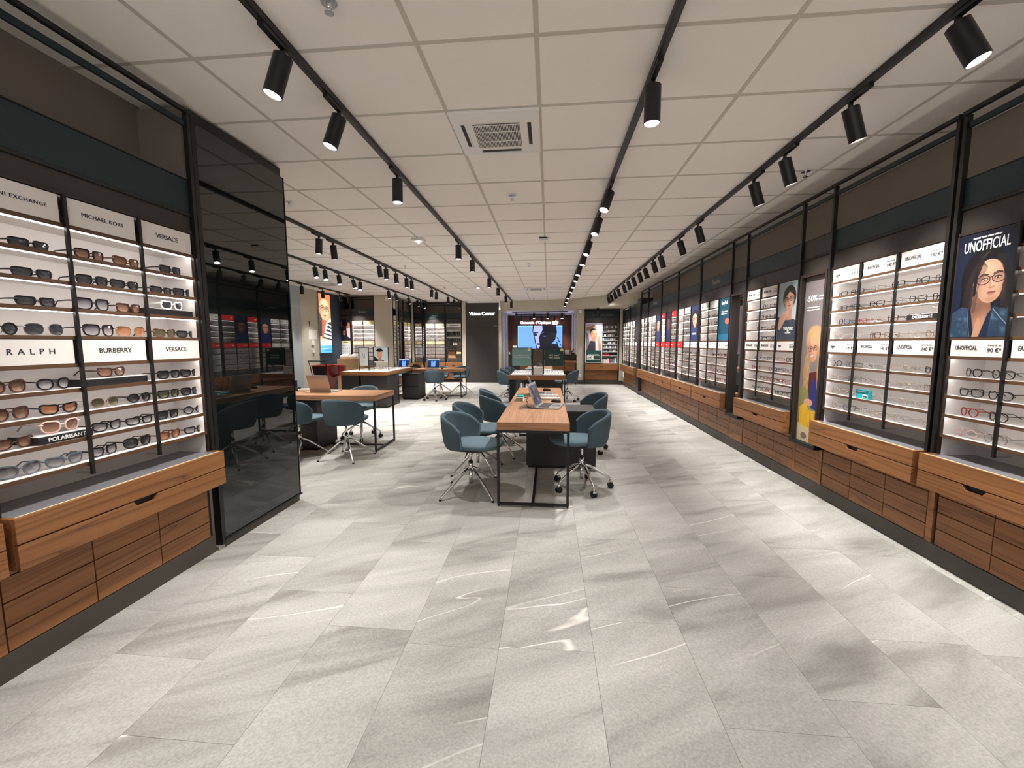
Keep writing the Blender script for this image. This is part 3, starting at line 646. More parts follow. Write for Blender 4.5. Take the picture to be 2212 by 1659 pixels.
def bay(Wl, u0, u1, label, zs, nc, top, mid, posters={}, band='teal', bandtext=None, zt=2.76, zband=(2.23, 2.385), drawer=True, planks=3, nrow=4, group=None, full=True, zd=(.51, .725), lows=True, posts=(True, True), shelves=True, case_d=.21):
    um = (u0+u1)/2; b = Wl.pt(um, 0, 0); t = thing('display_bay', label, 'display case', b, 0, group)
    def P_(name, mat, *bx, par=t, bv=0):
        mb = MB()
        for q in bx: Wl.box(mb, *q)
        o = mb.build(name, mat, par)
        if bv: bev(o, bv)
        return o
    pw = .027; a0, a1 = u0+pw, u1-pw
    if posts[0]: P_('post', M['post'], (u0, a0-.004, -.022, .008, .12 if not drawer else .50, zt))
    if posts[1]: P_('post', M['post'], (a1+.004, u1, -.022, .008, .12 if not drawer else .50, zt))
    P_('top_rail', M['black'], (u0, u1, -.03, -.005, zt, zt+.022)); P_('second_rail', M['teal'], (a0, a1, -.012, .004, zt-.078, zt-.045))
    P_('fascia_band', M[band], (a0, a1, 0.0, .02, zband[0], zband[1])); P_('rail', M['black'], (a0, a1, -.008, .004, zband[0]-.022, zband[0]-.004)); P_('rail', M['black'], (a0, a1, -.004, .004, zband[1]+.002, zband[1]+.008))
    P_('fascia_board', M['taupe'], (a0, a1, .004, .02, zs[0]+.022, zband[0]-.022)); P_('cornice', M['cheek'], (a0, a1, -.008, .01, zs[0]+.002, zs[0]+.02))
    if bandtext: Wl.text(bandtext[0], bandtext[1], -.004, (zband[0]+zband[1])/2, bandtext[2], M['greyink'], t, bandtext[3] if len(bandtext) > 3 else 'CENTER', .0005)
    P_('back_panel', M['white'], (a0, a1, case_d, case_d+.015, zd[1]-.02, zs[0])); P_('side_panel', M['white'], (a0, a0+.008, .012, case_d, zd[1]-.02, zs[0])); P_('side_panel', M['white'], (a1-.008, a1, .012, case_d, zd[1]-.02, zs[0]))
    P_('side_cheek', M['cheek'], (a0-.006, a0+.006, -.006, .012, zd[1], zs[0])); P_('side_cheek', M['cheek'], (a1-.006, a1+.006, -.006, .012, zd[1], zs[0]))
    w = (a1-a0)/nc; cu = [a0+w*i for i in range(nc+1)]
    if shelves:
        for k in list(range(1, 6))+list(range(6, 11)):
            z = zs[k]; s_ = P_('shelf', M['white'], (a0+.008, a1-.008, .006, case_d, z-.011, z)); P_('shelf_edge', M['edge'], (a0, a1, -.004, .006, z-.017, z+.001), par=s_)
            if k not in (5, 10):
                spans = [(a0+.03, a1-.01)] if not posters else [(cu[i]+.012, cu[i+1]-.012) for i in range(nc) if not (i in posters and k < 5)]
                for (p, q) in spans: P_('led_strip', M['led'], (p, q, .008, .017, z-.0112-(.009 if k < 5 else .0045), z-.0112), par=s_)
        P_('top_board', M['white'], (a0, a1, .006, case_d, zs[0]-.01, zs[0]))
        for i in range(1, nc):
            P_('upright', M['post'], (cu[i]-.0065, cu[i]+.0065, -.020, -.006, zs[10]-.06, zs[0]+.004)); P_('bracket', M['chrome'], (cu[i]-.008, cu[i]+.008, -.006, .07, zs[10]-.058, zs[10]-.05))
        for i in range(nc):
            g = .008; j = nc-1-i if Wl.k == 'R' else i       # specs are given left to right as read
            if i in posters: pass
            elif top and top[j]: header(Wl, cu[i]+.012, cu[i+1]-.018, zs[1]+.002, zs[0]-.004, top[j], t)
            if mid and mid[j]: header(Wl, cu[i]+.012, cu[i+1]-.018, zs[6]+.002, zs[5]-.014, mid[j], t)
    for i, mt in posters.items():
        o = Wl.board(cu[i]+.006, cu[i+1]-.006, -.006, .006, zs[5]+.002, zs[0]-.004, 'poster', mt[0], t)
        rd = -1 if Wl.k == 'R' else 1; uc = (cu[i]+cu[i+1])/2
        for (txt, fu, fz, sz, ink, *sx) in mt[1]: Wl.text(txt, uc+rd*fu*w, -.0075, zs[5]+fz*(zs[0]-zs[5]), sz, M[ink], o, 'CENTER', .0006, sx=sx[0] if sx else 1)
    if drawer:
        z0, z1 = zd; zm = z0+(z1-z0)*.49; df = -.095; wd = Wl.wood()
        d = P_('drawer_unit', wd, (u0+.012, u0+.03, df+.018, .01, z0, z1), (u1-.03, u1-.012, df+.018, .01, z0, z1), (u0+.03, u1-.03, df+.02, .01, z0, z0+.012), bv=.0015)
        P_('drawer_top', wd, (u0+.012, u1-.012, df, df+.018, zm+.004, z1), par=d, bv=.0015)
        P_('edge_highlight', M['cream'], (u0+.03, u1-.03, df+.018, df+.026, z1-.004, z1-.001), par=d)  # pale strip painted in as the highlight along the drawer's top edge
        P_('glass_top', M['greytop'], (u0+.03, u1-.03, df+.018, case_d+.02, z1-.02, z1-.006), par=d)
        hw, hh = .066, .030; ua, ub = u0+.012, u1-.012; poly = [(ua, z0), (ub, z0), (ub, zm-.002), (um+hw, zm-.002), (um+hw-.02, zm-hh), (um-hw+.02, zm-hh), (um-hw, zm-.002), (ua, zm-.002)]
        a_ = Wl.pt(0, df, 0); b_ = Wl.pt(0, df+.018, 0); mb = MB()
        if Wl.k == 'B': mb.prism(poly, 'Y', a_[1], b_[1])
        else: mb.prism(poly, 'X', min(a_[0], b_[0]), max(a_[0], b_[0]))
        bev(mb.build('drawer_front', wd, d), .0015)
        P_('handle_recess', M['rubber'], (u0+.03, u1-.03, df+.019, df+.024, z0+.02, z1-.03), par=d)
    if lows:
        zb0, zb1 = .12, (.60 if drawer else .44); nr = nrow if drawer else 3; rh = (zb1-zb0)/nr if not drawer else .109; wu = (u1-u0-.05)/planks
        P_('base_carcass', M['rubber'], (u0, u1, .050, .20, zb0-.002, zb0+nr*rh)); P_('stile', Wl.wood(), (u0-.022, u0+.022, .034, .052, zb0, zb0+nr*rh))
        for i in range(planks):
            for r in range(nr): P_('plank', Wl.wood(), (u0+.026+i*wu+.003, u0+.026+(i+1)*wu-.003, .036, .052, zb0+r*rh+.003, zb0+(r+1)*rh-.003))
    return t, cu
def niche(Wl, u0, u1, label, inner, name, cat, zs, zt=2.76, zband=(2.23, 2.385), texts=(), z0=.455, band='taupe'):
    um = (u0+u1)/2; t = thing(name, label, cat, Wl.pt(um, 0, 0))
    def P_(nm, mat, *bx, par=t):
        mb = MB()
        for q in bx: Wl.box(mb, *q)
        return mb.build(nm, mat, par)
    P_('frame', M['cheek'], (u0, u0+.03, -.02, .10, z0, zs[0]+.02), (u1-.03, u1, -.02, .10, z0, zs[0]+.02), (u0+.03, u1-.03, -.02, .10, zs[0]-.01, zs[0]+.02)); P_('sill', M['black'], (u0, u1, -.03, .10, z0-.02, z0+.012))
    P_('top_rail', M['black'], (u0, u1, -.03, -.005, zt, zt+.022)); P_('second_rail', M['teal'], (u0, u1, -.012, .004, zt-.078, zt-.045))
    P_('fascia_band', M[band], (u0, u1, 0, .02, zband[0], zband[1])); P_('rail', M['black'], (u0, u1, -.008, .004, zband[0]-.022, zband[0]-.004)); P_('fascia_board', M['taupe'], (u0, u1, .004, .02, zs[0]+.022, zband[0]-.022)); P_('rail', M['black'], (u0, u1, -.004, .004, zband[1]+.002, zband[1]+.008))
    if inner == 'mirror':
        P_('mirror_glass', M['mirror'], (u0+.03, u1-.03, .035, .042, z0+.012, zs[0]-.01))
    else:
        o = Wl.board(u0+.03, u1-.03, .02, .03, z0+.012, zs[0]-.01, 'poster', inner, t); rd = -1 if Wl.k == 'R' else 1
        for (txt, fu, fz, sz, ink) in texts: Wl.text(txt, um+rd*fu*(u1-u0-.06), .018, z0+fz*(zs[0]-z0), sz, M[ink], o, 'LEFT', .0005)
    zb0 = .12; rh = .107; P_('base_carcass', M['rubber'], (u0, u1, .050, .20, zb0, zb0+3*rh))
    for r in range(3): P_('plank', Wl.wood(), (u0+.024, u1-.002, .036, .052, zb0+r*rh+.002, zb0+(r+1)*rh-.002))
    P_('stile', Wl.wood(), (u0-.022, u0+.020, .034, .052, zb0, zb0+3*rh))
    return t

WR = Wall('R', 2.465); WLf = Wall('L', -2.25)
CN = lambda txt, sz, sp=1.0: (txt, None, 'w', 'center', sz, sp)
bay(WLf, 1.385, 2.482, 'illuminated display case of sunglasses on the left wall, nearest the camera', ZL, 3,
    [CN('ARMANI EXCHANGE', .022, 1.15), CN('MICHAEL KORS', .027, 1.05), CN('VERSACE', .036, .95)], [CN('RALPH', .036, 1.9), CN('BURBERRY', .034), CN('VERSACE', .036, .95)],
    zt=2.84, zband=(2.245, 2.44), zd=(.50, .722))
bay(WLf, .25, 1.375, 'illuminated display case on the left wall, mostly outside the left picture edge', ZL, 3, None, None, zt=2.84, zband=(2.245, 2.44), zd=(.50, .722))
UN = ('UNOFFICIAL', '140 €*'); VG = ('vogue', '120 €*')
mat_braid = print_mat('braid_poster', braid_poster()); mat_blonde = print_mat('blonde_poster', blonde_poster()); mat_chin = print_mat('chin_poster', chin_poster())
mat_easy = print_mat('easy_poster', easy_poster()); mat_f5 = print_mat('navy_poster', face_poster((40, 52, 84), (196, 148, 124), (26, 22, 28), 1))
mat_f6 = print_mat('dark_poster', face_poster((20, 28, 52), (96, 60, 48), (14, 12, 16), -1, shirt=(22, 30, 60))); mat_f7 = print_mat('orange_poster', face_poster((44, 54, 78), (206, 150, 122), (40, 44, 60), 2))
mat_green = print_mat('green_poster', face_poster((16, 40, 34), (40, 60, 50), (12, 30, 26), 0, shirt=(12, 34, 28)))
bay(WR, 2.07, 2.79, 'nearest display case on the right wall with a navy portrait poster', ZR, 2, [None, ('UNOFFICIAL', '90 €*')], [('UNOFFICIAL', '90 €*'), ('EASYLOOK', '90 €*')],
    {1: (mat_braid, [('UNOFFICIAL', 0, .865, .085, 'whiteink', .52), ('DEFINE YOUR OWN VISION', 0, .945, .012, 'whiteink')])}, bandtext=('Femme', 2.42, .10, 'LEFT'), planks=2)
bay(WR, 2.81, 3.90, 'second display case on the right wall with a turquoise card among clear frames', ZR, 3, [VG, UN, UN], [VG, UN, UN])
niche(WR, 3.91, 4.30, 'tall framed poster of a blonde woman in glasses and yellow skirt', mat_blonde, 'poster_frame', 'poster', ZR,
      texts=(('-50%', -.42, .865, .080, 'whiteink'), ('sur la 2e', .12, .875, .020, 'whiteink'), ('et la 3e paire', .12, .858, .020, 'whiteink'), ('vos lunettes à votre vue', -.36, .815, .018, 'whiteink'), ('adultes, enfants et sport', -.36, .80, .018, 'whiteink')))
MK = ('MICHAEL KORS', '115 €*')
bay(WR, 4.31, 5.44, 'third display case on the right wall with a woman resting chin on hand', ZR, 3, [MK, MK, None], [MK, MK, ('vogue', '120 €*')], {0: (mat_chin, [('vogue', .1, .20, .07, 'whiteink'), ('EYEWEAR', .1, .12, .022, 'whiteink')])})
niche(WR, 5.45, 5.83, 'narrow full height mirror panel set into the right wall', 'mirror', 'wall_mirror', 'mirror', ZR)
GEN = ('seven', '79 €*')
bay(WR, 5.84, 7.00, 'fourth display case on the right wall with a teal advert panel', ZR, 3, [GEN, ('', ''), None], [GEN, ('', ''), GEN], {0: (mat_easy, [('EasyPack', 0, .88, .07, 'whiteink', .8), ('2 offres qui vont', 0, .68, .03, 'whiteink'), ('simplifier la vue', 0, .63, .03, 'whiteink')])}, bandtext=('Femme', 6.40, .10), zband=(2.25, 2.40))
bay(WR, 7.01, 8.16, 'fifth display case on the right wall with a navy portrait at its near end', ZR, 3, [GEN, GEN, None], [('Ray-Ban', '', 'r'), GEN, GEN], {0: (mat_f5, [('EYEWEAR', 0, .2, .04, 'whiteink')])}, zband=(2.25, 2.40))
RB = ('Ray-Ban', '', 'r')
bay(WR, 8.17, 9.33, 'sixth display case on the right wall with red header signs and dark portrait', ZR, 3, [RB, None, RB], [RB, RB, RB], {1: (mat_f6, [])}, zband=(2.26, 2.41))
bay(WR, 9.34, 10.50, 'seventh display case on the right wall with an orange lit portrait', ZR, 3, [GEN, GEN, RB], [GEN, GEN, RB], {0: (mat_f7, [])}, bandtext=('Homme', 9.9, .10), zband=(2.27, 2.42))
bay(WR, 10.52, 11.28, 'narrow eighth display case on the right wall beside the thick dark post', ZR, 2, [GEN, GEN], [GEN, GEN], planks=2, zband=(2.27, 2.42))
o = thing('wall_post', 'thick dark post between the two groups of right wall display cases', 'post', (2.465, 11.45, 0)); MB().box(2.44, 2.75, 11.29, 11.62, .12, 2.62).build('post_body', M['cheek'], o); MB().box(2.425, 2.44, 11.29, 11.62, .12, 2.62).build('post_face', M['post'], o); MB().box(2.42, 2.425, 11.40, 11.44, 1.0, 1.2).build('lock_plate', M['black'], o)
bay(WR, 11.64, 12.80, 'ninth display case on the right wall with a dark green panel', ZR, 3, [GEN, GEN, None], [GEN, GEN, GEN], {0: (mat_green, [])}, zt=2.50, zband=(2.20, 2.48))
bay(WR, 12.81, 13.98, 'last display case at the far end of the right wall', ZR, 3, [GEN, GEN, GEN], [GEN, GEN, GEN], zt=2.50, zband=(2.20, 2.48), bandtext=('vue', 13.4, .08))
# far left groups
WA = Wall('B', 12.42); WBk = Wall('B', 14.62); WS = Wall('L', -4.87)
EN = ('Rip', '59 €*', 'c'); mat_kids = print_mat('kids_poster', kids_poster()); mat_icon = print_mat('icon_poster', icon_poster())
kz = dict(zt=2.85, zband=(2.32, 2.505), zd=(.52, .735))
t = thing('poster_frame', 'stacked posters of children beside the slate blue wall', 'poster', (-6.4, 12.42, 0)); WA.board(-6.555, -6.255, 0, .01, 1.53, 2.14, 'poster', mat_kids, t); o = WA.board(-6.555, -6.255, 0, .01, .76, 1.51, 'poster', mat_icon, t)
WA.text('CENTRALE', -6.41, -.002, 1.465, .03, M['ink'], o, 'CENTER')
for (a, b, nm, mt) in ((2.16, 2.30, 'fascia_board', 'taupe'), (2.32, 2.505, 'fascia_band', 'taupe')): mb = MB(); mb.box(-6.555, -6.245, 12.42, 12.44, a, b); mb.build(nm, M[mt], t)
mb = MB(); mb.box(-6.585, -6.56, 12.39, 12.45, .12, 2.87); mb.box(-6.24, -6.215, 12.39, 12.45, .12, 2.87); mb.box(-6.56, -6.24, 12.39, 12.41, 2.85, 2.87); mb.build('frame', M['post'], t); MB().box(-6.56, -6.24, 12.72, 12.73, 2.1, 2.9).build('fascia_back', M['taupewall'], t); MB().box(-6.56, -6.24, 12.43, 12.6, .12, .74).build('base', M['wood_x'], t)
bay(WA, -6.21, -5.43, 'childrens display case between the child posters and the beige pillar', ZF, 2, [EN, EN], [EN, ('Nike', '69 €*', 'c')], bandtext=('Enfant', -5.82, .085), planks=2, **kz)
bay(WS, 12.45, 12.98, 'side facing display case next to the beige pillar', ZF, 2, [EN, EN], [EN, EN], planks=2, **kz)
bay(WS, 13.38, 14.12, 'side facing display case nearest the back left corner', ZF, 2, [EN, EN], [EN, EN], planks=2, **kz)
niche(WS, 12.99, 13.37, 'dark strip of reading glasses between side facing cases', print_mat('strip_print', face_poster((20, 20, 22), (30, 28, 26), (18, 18, 18), 0, None, (26, 24, 24))), 'reader_strip', 'display strip', ZF, zt=2.85, zband=(2.32, 2.505))
bay(WBk, -4.92, -4.60, 'narrow display case in the back left corner', ZF, 1, [EN], [EN], planks=1, **kz)
t = thing('wall_mirror', 'narrow dark mirror with bulbs beside the childrens back display case', 'mirror', (-4.57, 14.62, 0)); MB().box(-4.60, -4.525, 14.60, 14.66, .5, 2.85).build('frame', M['post'], t)
for k in range(16): MB().box(-4.575, -4.55, 14.592, 14.60, .95+.07*k, .985+.07*k).build('bulb', M['card'], t)
bay(WBk, -4.52, -3.76, 'childrens display case on the back wall with pale yellow headers', ZF, 2, [EN, EN], [EN, EN], bandtext=('Enfant', -4.14, .085), planks=2, **kz)
bay(WBk, -3.75, -3.14, 'accessories display case with hanging packs beside the door', ZF, 1, [('', '', 'w')], None, planks=2, shelves=False, **kz)
acc = [o for o in C.objects if o.get('label', '').startswith('accessories')][0]
mb = MB(); mb.box(-3.71, -3.18, 14.612, 14.62, 2.01, 2.13); h = mb.build('header_sign', M['card'], acc); WBk.text('Accessoires', -3.45, -.012, 2.07, .07, M['ink'], h, 'CENTER', .001)
for z in (1.36, 1.20, 1.04, .89): mb = MB(); mb.box(-3.71, -3.18, 14.63, 14.83, z-.015, z); mb.build('shelf', M['edge'], acc)
k = 0
for r in range(2):
    for i in range(7):
        x = -3.67+.072*i; z = 1.88-.24*r; col = ('black', 'charcoal', 'cheek')[(i+r) % 3] if i < 4 else ('cheek', 'black')[i % 2]
        t = thing('hanging_pack', f'{"upper" if r == 0 else "lower"} row accessory pack, {ORD[i]} from the left, hanging in the accessories case', 'accessory', (x, 14.66, z-.16), group='accessory packs'); MB().box(x-.028, x+.028, 14.65, 14.67, z-.18, z-.03).build('pouch', M[col], t); MB().box(x-.026, x+.026, 14.655, 14.665, z-.03, z).build('header_card', M['card'], t)
for i in range(7): x = -3.66+.05*i; tag(MB().box(x-.018, x+.018, 14.66, 14.72, 1.36, 1.44+.01*(i % 2)).build('spray_box', M['charcoal' if i < 4 else 'plastic']), f'small cleaning box, {ORD[i]} from left, top accessories shelf', 'box', 'boxes on the accessories shelves')
for i in range(6): x = -3.66+.05*i; tag(MB().box(x-.02, x+.02, 14.66, 14.72, 1.20, 1.265).build('case_box', M['charcoal']), f'grey cardboard box, {ORD[i]} from left, second accessories shelf', 'box', 'boxes on the accessories shelves')
tag(MB().box(-3.68, -3.42, 14.66, 14.78, 1.04, 1.12).build('case_tray', M['edge']), 'low brown tray of cases on the third accessories shelf', 'tray')
tag(MB().box(-3.68, -3.40, 14.66, 14.78, .89, 1.02).build('toy_box', M['cardboard']), 'light wooden box with face cut-outs on the bottom accessories shelf', 'box')
for i in range(3): tag(MB().box(-3.36, -3.20, 14.66, 14.75, 1.04+.025*i, 1.062+.025*i).build('folded_cloth', M['cream']), ['bottom', 'middle', 'top'][i]+' yellow pack of the small stack on an accessories shelf', 'pack', 'yellow packs')

# contact lens unit
WC = Wall('B', 14.20)
t = thing('display_bay', 'contact lens display case between beige walls at the far right', 'display case', (1.8, 14.2, 0))
def Q(nm, mat, *b): 
    mb = MB()
    for q in b: mb.box(*q)
    return mb.build(nm, mat, t)
Q('frame', M['post'], (1.21, 1.24, 14.19, 14.25, .12, 2.50), (2.35, 2.385, 14.19, 14.25, .12, 2.5)); Q('fascia_band', M['teal'], (1.24, 2.35, 14.21, 14.23, 2.25, 2.5)); Q('fascia_board', M['taupe'], (1.24, 2.35, 14.21, 14.23, 2.10, 2.25))
WC.text('Lentilles de contact', 1.80, .005, 2.37, .085, M['greyink'], t, 'CENTER')
Q('back_panel', M['greyink'], (1.24, 2.35, 14.42, 14.44, .72, 2.10)); Q('side_panel', M['greyink'], (1.80, 1.82, 14.22, 14.42, .72, 2.10)); Q('side_panel', M['greyink'], (2.33, 2.35, 14.22, 14.42, .72, 2.10))
lz = [1.93, 1.79, 1.65, 1.51, 1.38, 1.25, 1.12, .99, .74]
for k, z in enumerate(lz):
    s_ = Q('shelf', M['white'], (1.82, 2.33, 14.22, 14.42, z-.012, z))
M['bluebox'] = flat('blue_grey_carton', srgb(96, 112, 134), .5); bc = ['plastic', 'card', 'charcoal', 'bluebox', 'silver', 'bluebox', 'greyink', 'card']
for k, z in enumerate(lz):
    rr = random.Random(k)
    for i in range(8):
        x = 1.85+.06*i; hgt = rr.uniform(.06, .085) if k < 8 else rr.uniform(.11, .17); cc = bc[(i*3+k*5+rr.randint(0, 3)) % 8] if k != 7 else ('red' if i < 4 else 'black')
        if k == 8: cc = ['plastic', 'card', 'plastic', 'plastic', 'red', 'bluebox', 'tealbox', 'card'][i]
        tag(MB().box(x-.024, x+.024, 14.25, 14.33, z, z+hgt).build('lens_box', M[cc]), f'small carton, {ORD[i]} from left on the {ORD[k]} contact lens shelf', 'box', 'cartons on the contact lens shelves')
o = WC.board(1.255, 1.79, -.02, -.01, .76, 2.08, 'poster', print_mat('lens_poster', lens_poster()), t)
WC.text('Tester la carte contacts', 1.52, -.022, 1.035, .036, M['whiteink'], o, 'CENTER'); WC.text('20€', 1.30, -.022, .925, .10, M['ink'], o, 'LEFT', .001); Q('poster_frame', M['card'], (1.24, 1.257, 14.175, 14.20, .745, 2.095), (1.788, 1.805, 14.175, 14.20, .745, 2.095), (1.257, 1.788, 14.175, 14.20, .745, .76), (1.257, 1.788, 14.175, 14.20, 2.08, 2.095))
bev(Q('drawer_front', M['wood_x'], (1.24, 2.34, 14.12, 14.2, .50, .715))); Q('handle', M['rubber'], (1.72, 1.84, 14.114, 14.121, .60, .612)); Q('drawer_body', M['cheek'], (1.25, 2.33, 14.2, 14.4, .5, .72))
for i in range(3):
    for r in range(4): Q('plank', M['wood_x'], (1.24+.37*i+.002, 1.24+.37*(i+1)-.002, 14.24, 14.26, .15+.0875*r+.002, .15+.0875*(r+1)-.002))
Q('plinth', M['plinth'], (1.24, 2.37, 14.21, 14.24, 0, .15))
tag(MB().box(1.03, 1.12, 14.235, 14.248, .26, .36).build('wall_socket', M['plastic']), 'square white wall socket low on the beige wall', 'socket')

# ------------------------------------------------------------------ the black glass column on the left
t = thing('glass_column', 'tall column clad in black reflective glass beside the sunglasses case', 'column', (-2.6, 2.97, 0))
MB().box(-2.9, -2.30, 2.56, 3.30, .06, 2.86).build('core', M['taupe'], t); MB().box(-2.29, -2.262, 2.555, 3.42, .07, 2.83).build('glass_panel', M['darkglass'], t); MB().box(-2.31, -2.27, 2.53, 3.40, 2.83, 2.90).build('head_board', M['black'], t)
MB().box(-2.31, -2.258, 2.52, 2.553, .03, 2.87).build('edge_post', M['black'], t); MB().box(-2.305, -2.258, 3.42, 3.428, .06, 2.83).build('edge_post', M['black'], t); MB().box(-2.32, -2.252, 2.55, 3.44, .055, .068).build('bottom_rail', M['black'], t); MB().box(-2.9, -2.27, 2.55, 3.42, 0, .055).build('base', M['plinth'], t); MB().box(-2.32, -2.27, 2.50, 2.55, 0, .03).build('foot', M['silver'], t)
MB().box(-2.6, -2.31, 2.50, 2.55, .0, 2.90).build('return_panel', M['taupewall'], t)

# ------------------------------------------------------------------ desks
def desk(label, x0, x1, y0, y1, h, axis, ends, th=.068, mat=None, fr=.022, rail=None):
    t = thing('desk', label, 'desk', ((x0+x1)/2, (y0+y1)/2, 0)); wm = M['desk_'+axis]
    if axis == 'y': bev(MB().box(x0, x1, y0+.012, y1, h-th, h).build('desktop', wm, t), .002); bev(MB().box(x0, x1, y0, y0+.0115, h-th, h).build('edge_band', M['desk_x'], t), .001)
    else: bev(MB().box(x0, x1-.012, y0, y1, h-th, h).build('desktop', wm, t), .002); bev(MB().box(x1-.0115, x1, y0, y1, h-th, h).build('edge_band', M['desk_y'], t), .001)
    for e in ends:
        mb = MB()
        if axis == 'y': mb.box(x0, x0+fr, e, e+fr, .012, h-th); mb.box(x1-fr, x1, e, e+fr, .012, h-th); mb.box(x0+fr, x1-fr, e, e+fr, .012, .012+fr); mb.box(x0+fr, x1-fr, e, e+fr, h-th-fr, h-th)
        else: mb.box(e, e+fr, y0, y0+fr, .012, h-th); mb.box(e, e+fr, y1-fr, y1, .012, h-th); mb.box(e, e+fr, y0+fr, y1-fr, .012, .012+fr); mb.box(e, e+fr, y0+fr, y1-fr, h-th-fr, h-th)
        f = mb.build('end_frame', M['black'], t)
        for (a, b) in ([(x0, e), (x1-fr, e)] if axis == 'y' else [(e, y0), (e, y1-fr)]): MB().box(a+.004, a+fr-.004, b+.004, b+fr-.004, 0, .012).build('foot', M['rubber'], f)
    mb = MB()
    if rail:
        if axis == 'y': xm = (x0+x1)/2; mb.box(xm-.012, xm+.012, rail[0], rail[1], .012, .03); mb.box(xm-.012, xm+.012, rail[0], rail[1], h-th-.022, h-th)
        else: ym = (y0+y1)/2; mb.box(rail[0], rail[1], ym-.012, ym+.012, .012, .03)
        mb.build('centre_rail', M['black'], t)
    return t
desk('long walnut desk on black frame in the centre, near the camera', -.445, .18, 3.43, 6.18, .75, 'y', (3.43, 6.12), rail=(3.46, 6.12))
desk('walnut desk behind the black glass column with open end frame', -5.0, -2.25, 5.06, 5.72, .75, 'x', (-2.275, -4.9), rail=(-4.8, -2.27))
desk('walnut desk with two lit laptops at the back left', -4.35, -2.27, 10.42, 11.10, .75, 'x', (-2.30,), rail=(-4.3, -2.3))
desk('second walnut desk in the centre, beyond the tall display table', -.60, .10, 9.3, 11.9, .75, 'y', (9.3, 11.85), rail=(9.3, 11.9))
def cabinet(label, x0, x1, y0, y1, h, drawers=0, axis='y', port=None):
    t = thing('cabinet', label, 'cabinet', ((x0+x1)/2, (y0+y1)/2, 0)); bev(MB().box(x0, x1, y0, y1, .03, h-.018).build('carcass', M['charcoal'], t), .003); bev(MB().box(x0-.002, x1+.002, y0-.002, y1+.002, h-.018, h).build('top', M['charcoal'], t), .003); MB().box(x0+.02, x1-.02, y0+.02, y1-.02, 0, .03).build('plinth', M['rubber'], t)
    for k in range(drawers): z0 = .06+k*(h-.10)/drawers; bev(MB().box(x0+.006, x1-.006, y0-.016, y0-.001, z0+.006, z0+(h-.10)/drawers-.006).build('drawer', M['charcoal'], t), .002)
    if port:
        mb = MB(); px, pz = port; 
        for (a, b, c, d) in ((-.05, .05, -.042, -.039), (-.05, .05, .039, .042), (-.05, -.047, -.039, .039), (.047, .05, -.039, .039)): mb.box(px+a, px+b, y0-.004, y0-.001, pz+c, pz+d)
        mb.build('cable_cover', M['black'], t)
    return t
cabinet('charcoal cabinet crossing under the near centre desk', -.25, .535, 4.56, 5.06, .665, port=(-.02, .56))
cabinet('charcoal cabinet under the second centre desk', -.35, .35, 10.6, 11.1, .66, port=(-.10, .50))
cabinet('charcoal cabinet under the desk behind the glass column', -3.60, -3.08, 5.10, 5.60, .67, 0)
cabinet('charcoal two drawer cabinet under the back left desk', -3.72, -3.30, 10.02, 10.62, .665, 2)
cabinet('charcoal cabinet at the near end of the left display table', -4.16, -3.56, 8.66, 9.30, .728)
# tall display table in the centre
def display_table(label, x0, x1, y0, y1, h, legs, mat):
    t = thing('display_table', label, 'table', ((x0+x1)/2, (y0+y1)/2, 0)); bev(MB().box(x0, x1, y0, y1, h-.07, h).build('tabletop', mat, t)); MB().box(x0+.01, x1-.01, y0+.01, y1-.01, h, h+.004).build('glass_sheet', M['greytop'], t)
    for b in legs: MB().box(*b).build('leg', M['post'], t)
    return t
TC = display_table('tall walnut display table with sign boards in the centre', -.635, .262, 6.33, 7.55, .925, ((-.62, -.52, 6.36, 7.5, 0, .855), (.235, .257, 6.34, 6.362, 0, .855), (.235, .257, 7.5, 7.522, 0, .855), (-.40, -.378, 6.60, 6.622, 0, .855)), M['wood_x'])
T3 = display_table('walnut display table covered in spectacles on the left', -4.62, -3.55, 8.60, 10.38, .80, ((-3.575, -3.555, 9.35, 9.37, 0, .73), (-3.575, -3.555, 10.3, 10.32, 0, .73), (-4.60, -4.58, 8.7, 8.72, 0, .73)), M['wood_x'])
MB().box(-4.60, -4.20, 8.64, 9.2, .03, .73).build('side_cupboard', M['charcoal'], T3)
def sign_board(Wl, label, u0, u1, z0, z1, zb, mat, texts=(), pole=(True, True), round_sticker=None, name='sign_board'):
    t = thing(name, label, 'sign', Wl.pt((u0+u1)/2, 0, zb)); mb = MB()
    if pole[0]: Wl.box(mb, u0-.022, u0-.008, -.008, .008, zb, z1)
    if pole[1]: Wl.box(mb, u1+.008, u1+.022, -.008, .008, zb, z1)
    Wl.box(mb, u0-.022, u1+.022, -.006, .006, z1, z1+.010); mb.build('stand', M['black'], t)
    o = Wl.board(u0, u1, -.009, .005, z0, z1, 'board', mat, t)
    for (txt, fz, sz, ink) in texts: Wl.text(txt, (u0+u1)/2, -.0105, z0+fz*(z1-z0), sz, M[ink], o, 'CENTER')
    if round_sticker:
        c = Wl.pt(round_sticker[0], -.011, round_sticker[1]); mb = MB(); mb.tube([(c[0], c[1]-.002, c[2]), (c[0], c[1]+.002, c[2])], .025, 20); mb.build('sticker', M['cream'], t)
    return t
WT = Wall('B', 6.50); M['palesign'] = flat('pale_teal_board', srgb(122, 164, 162), .5); M['darksign'] = flat('dark_green_board', srgb(12, 50, 50), .5)
sign_board(WT, 'pale teal sign board on the centre display table', -.585, -.285, 1.07, 1.345, .929, M['palesign'], (('Vos nouvelles lunettes', .60, .028, 'whiteink'), ('100% prises en charge', .48, .028, 'whiteink')), round_sticker=(-.315, 1.325))
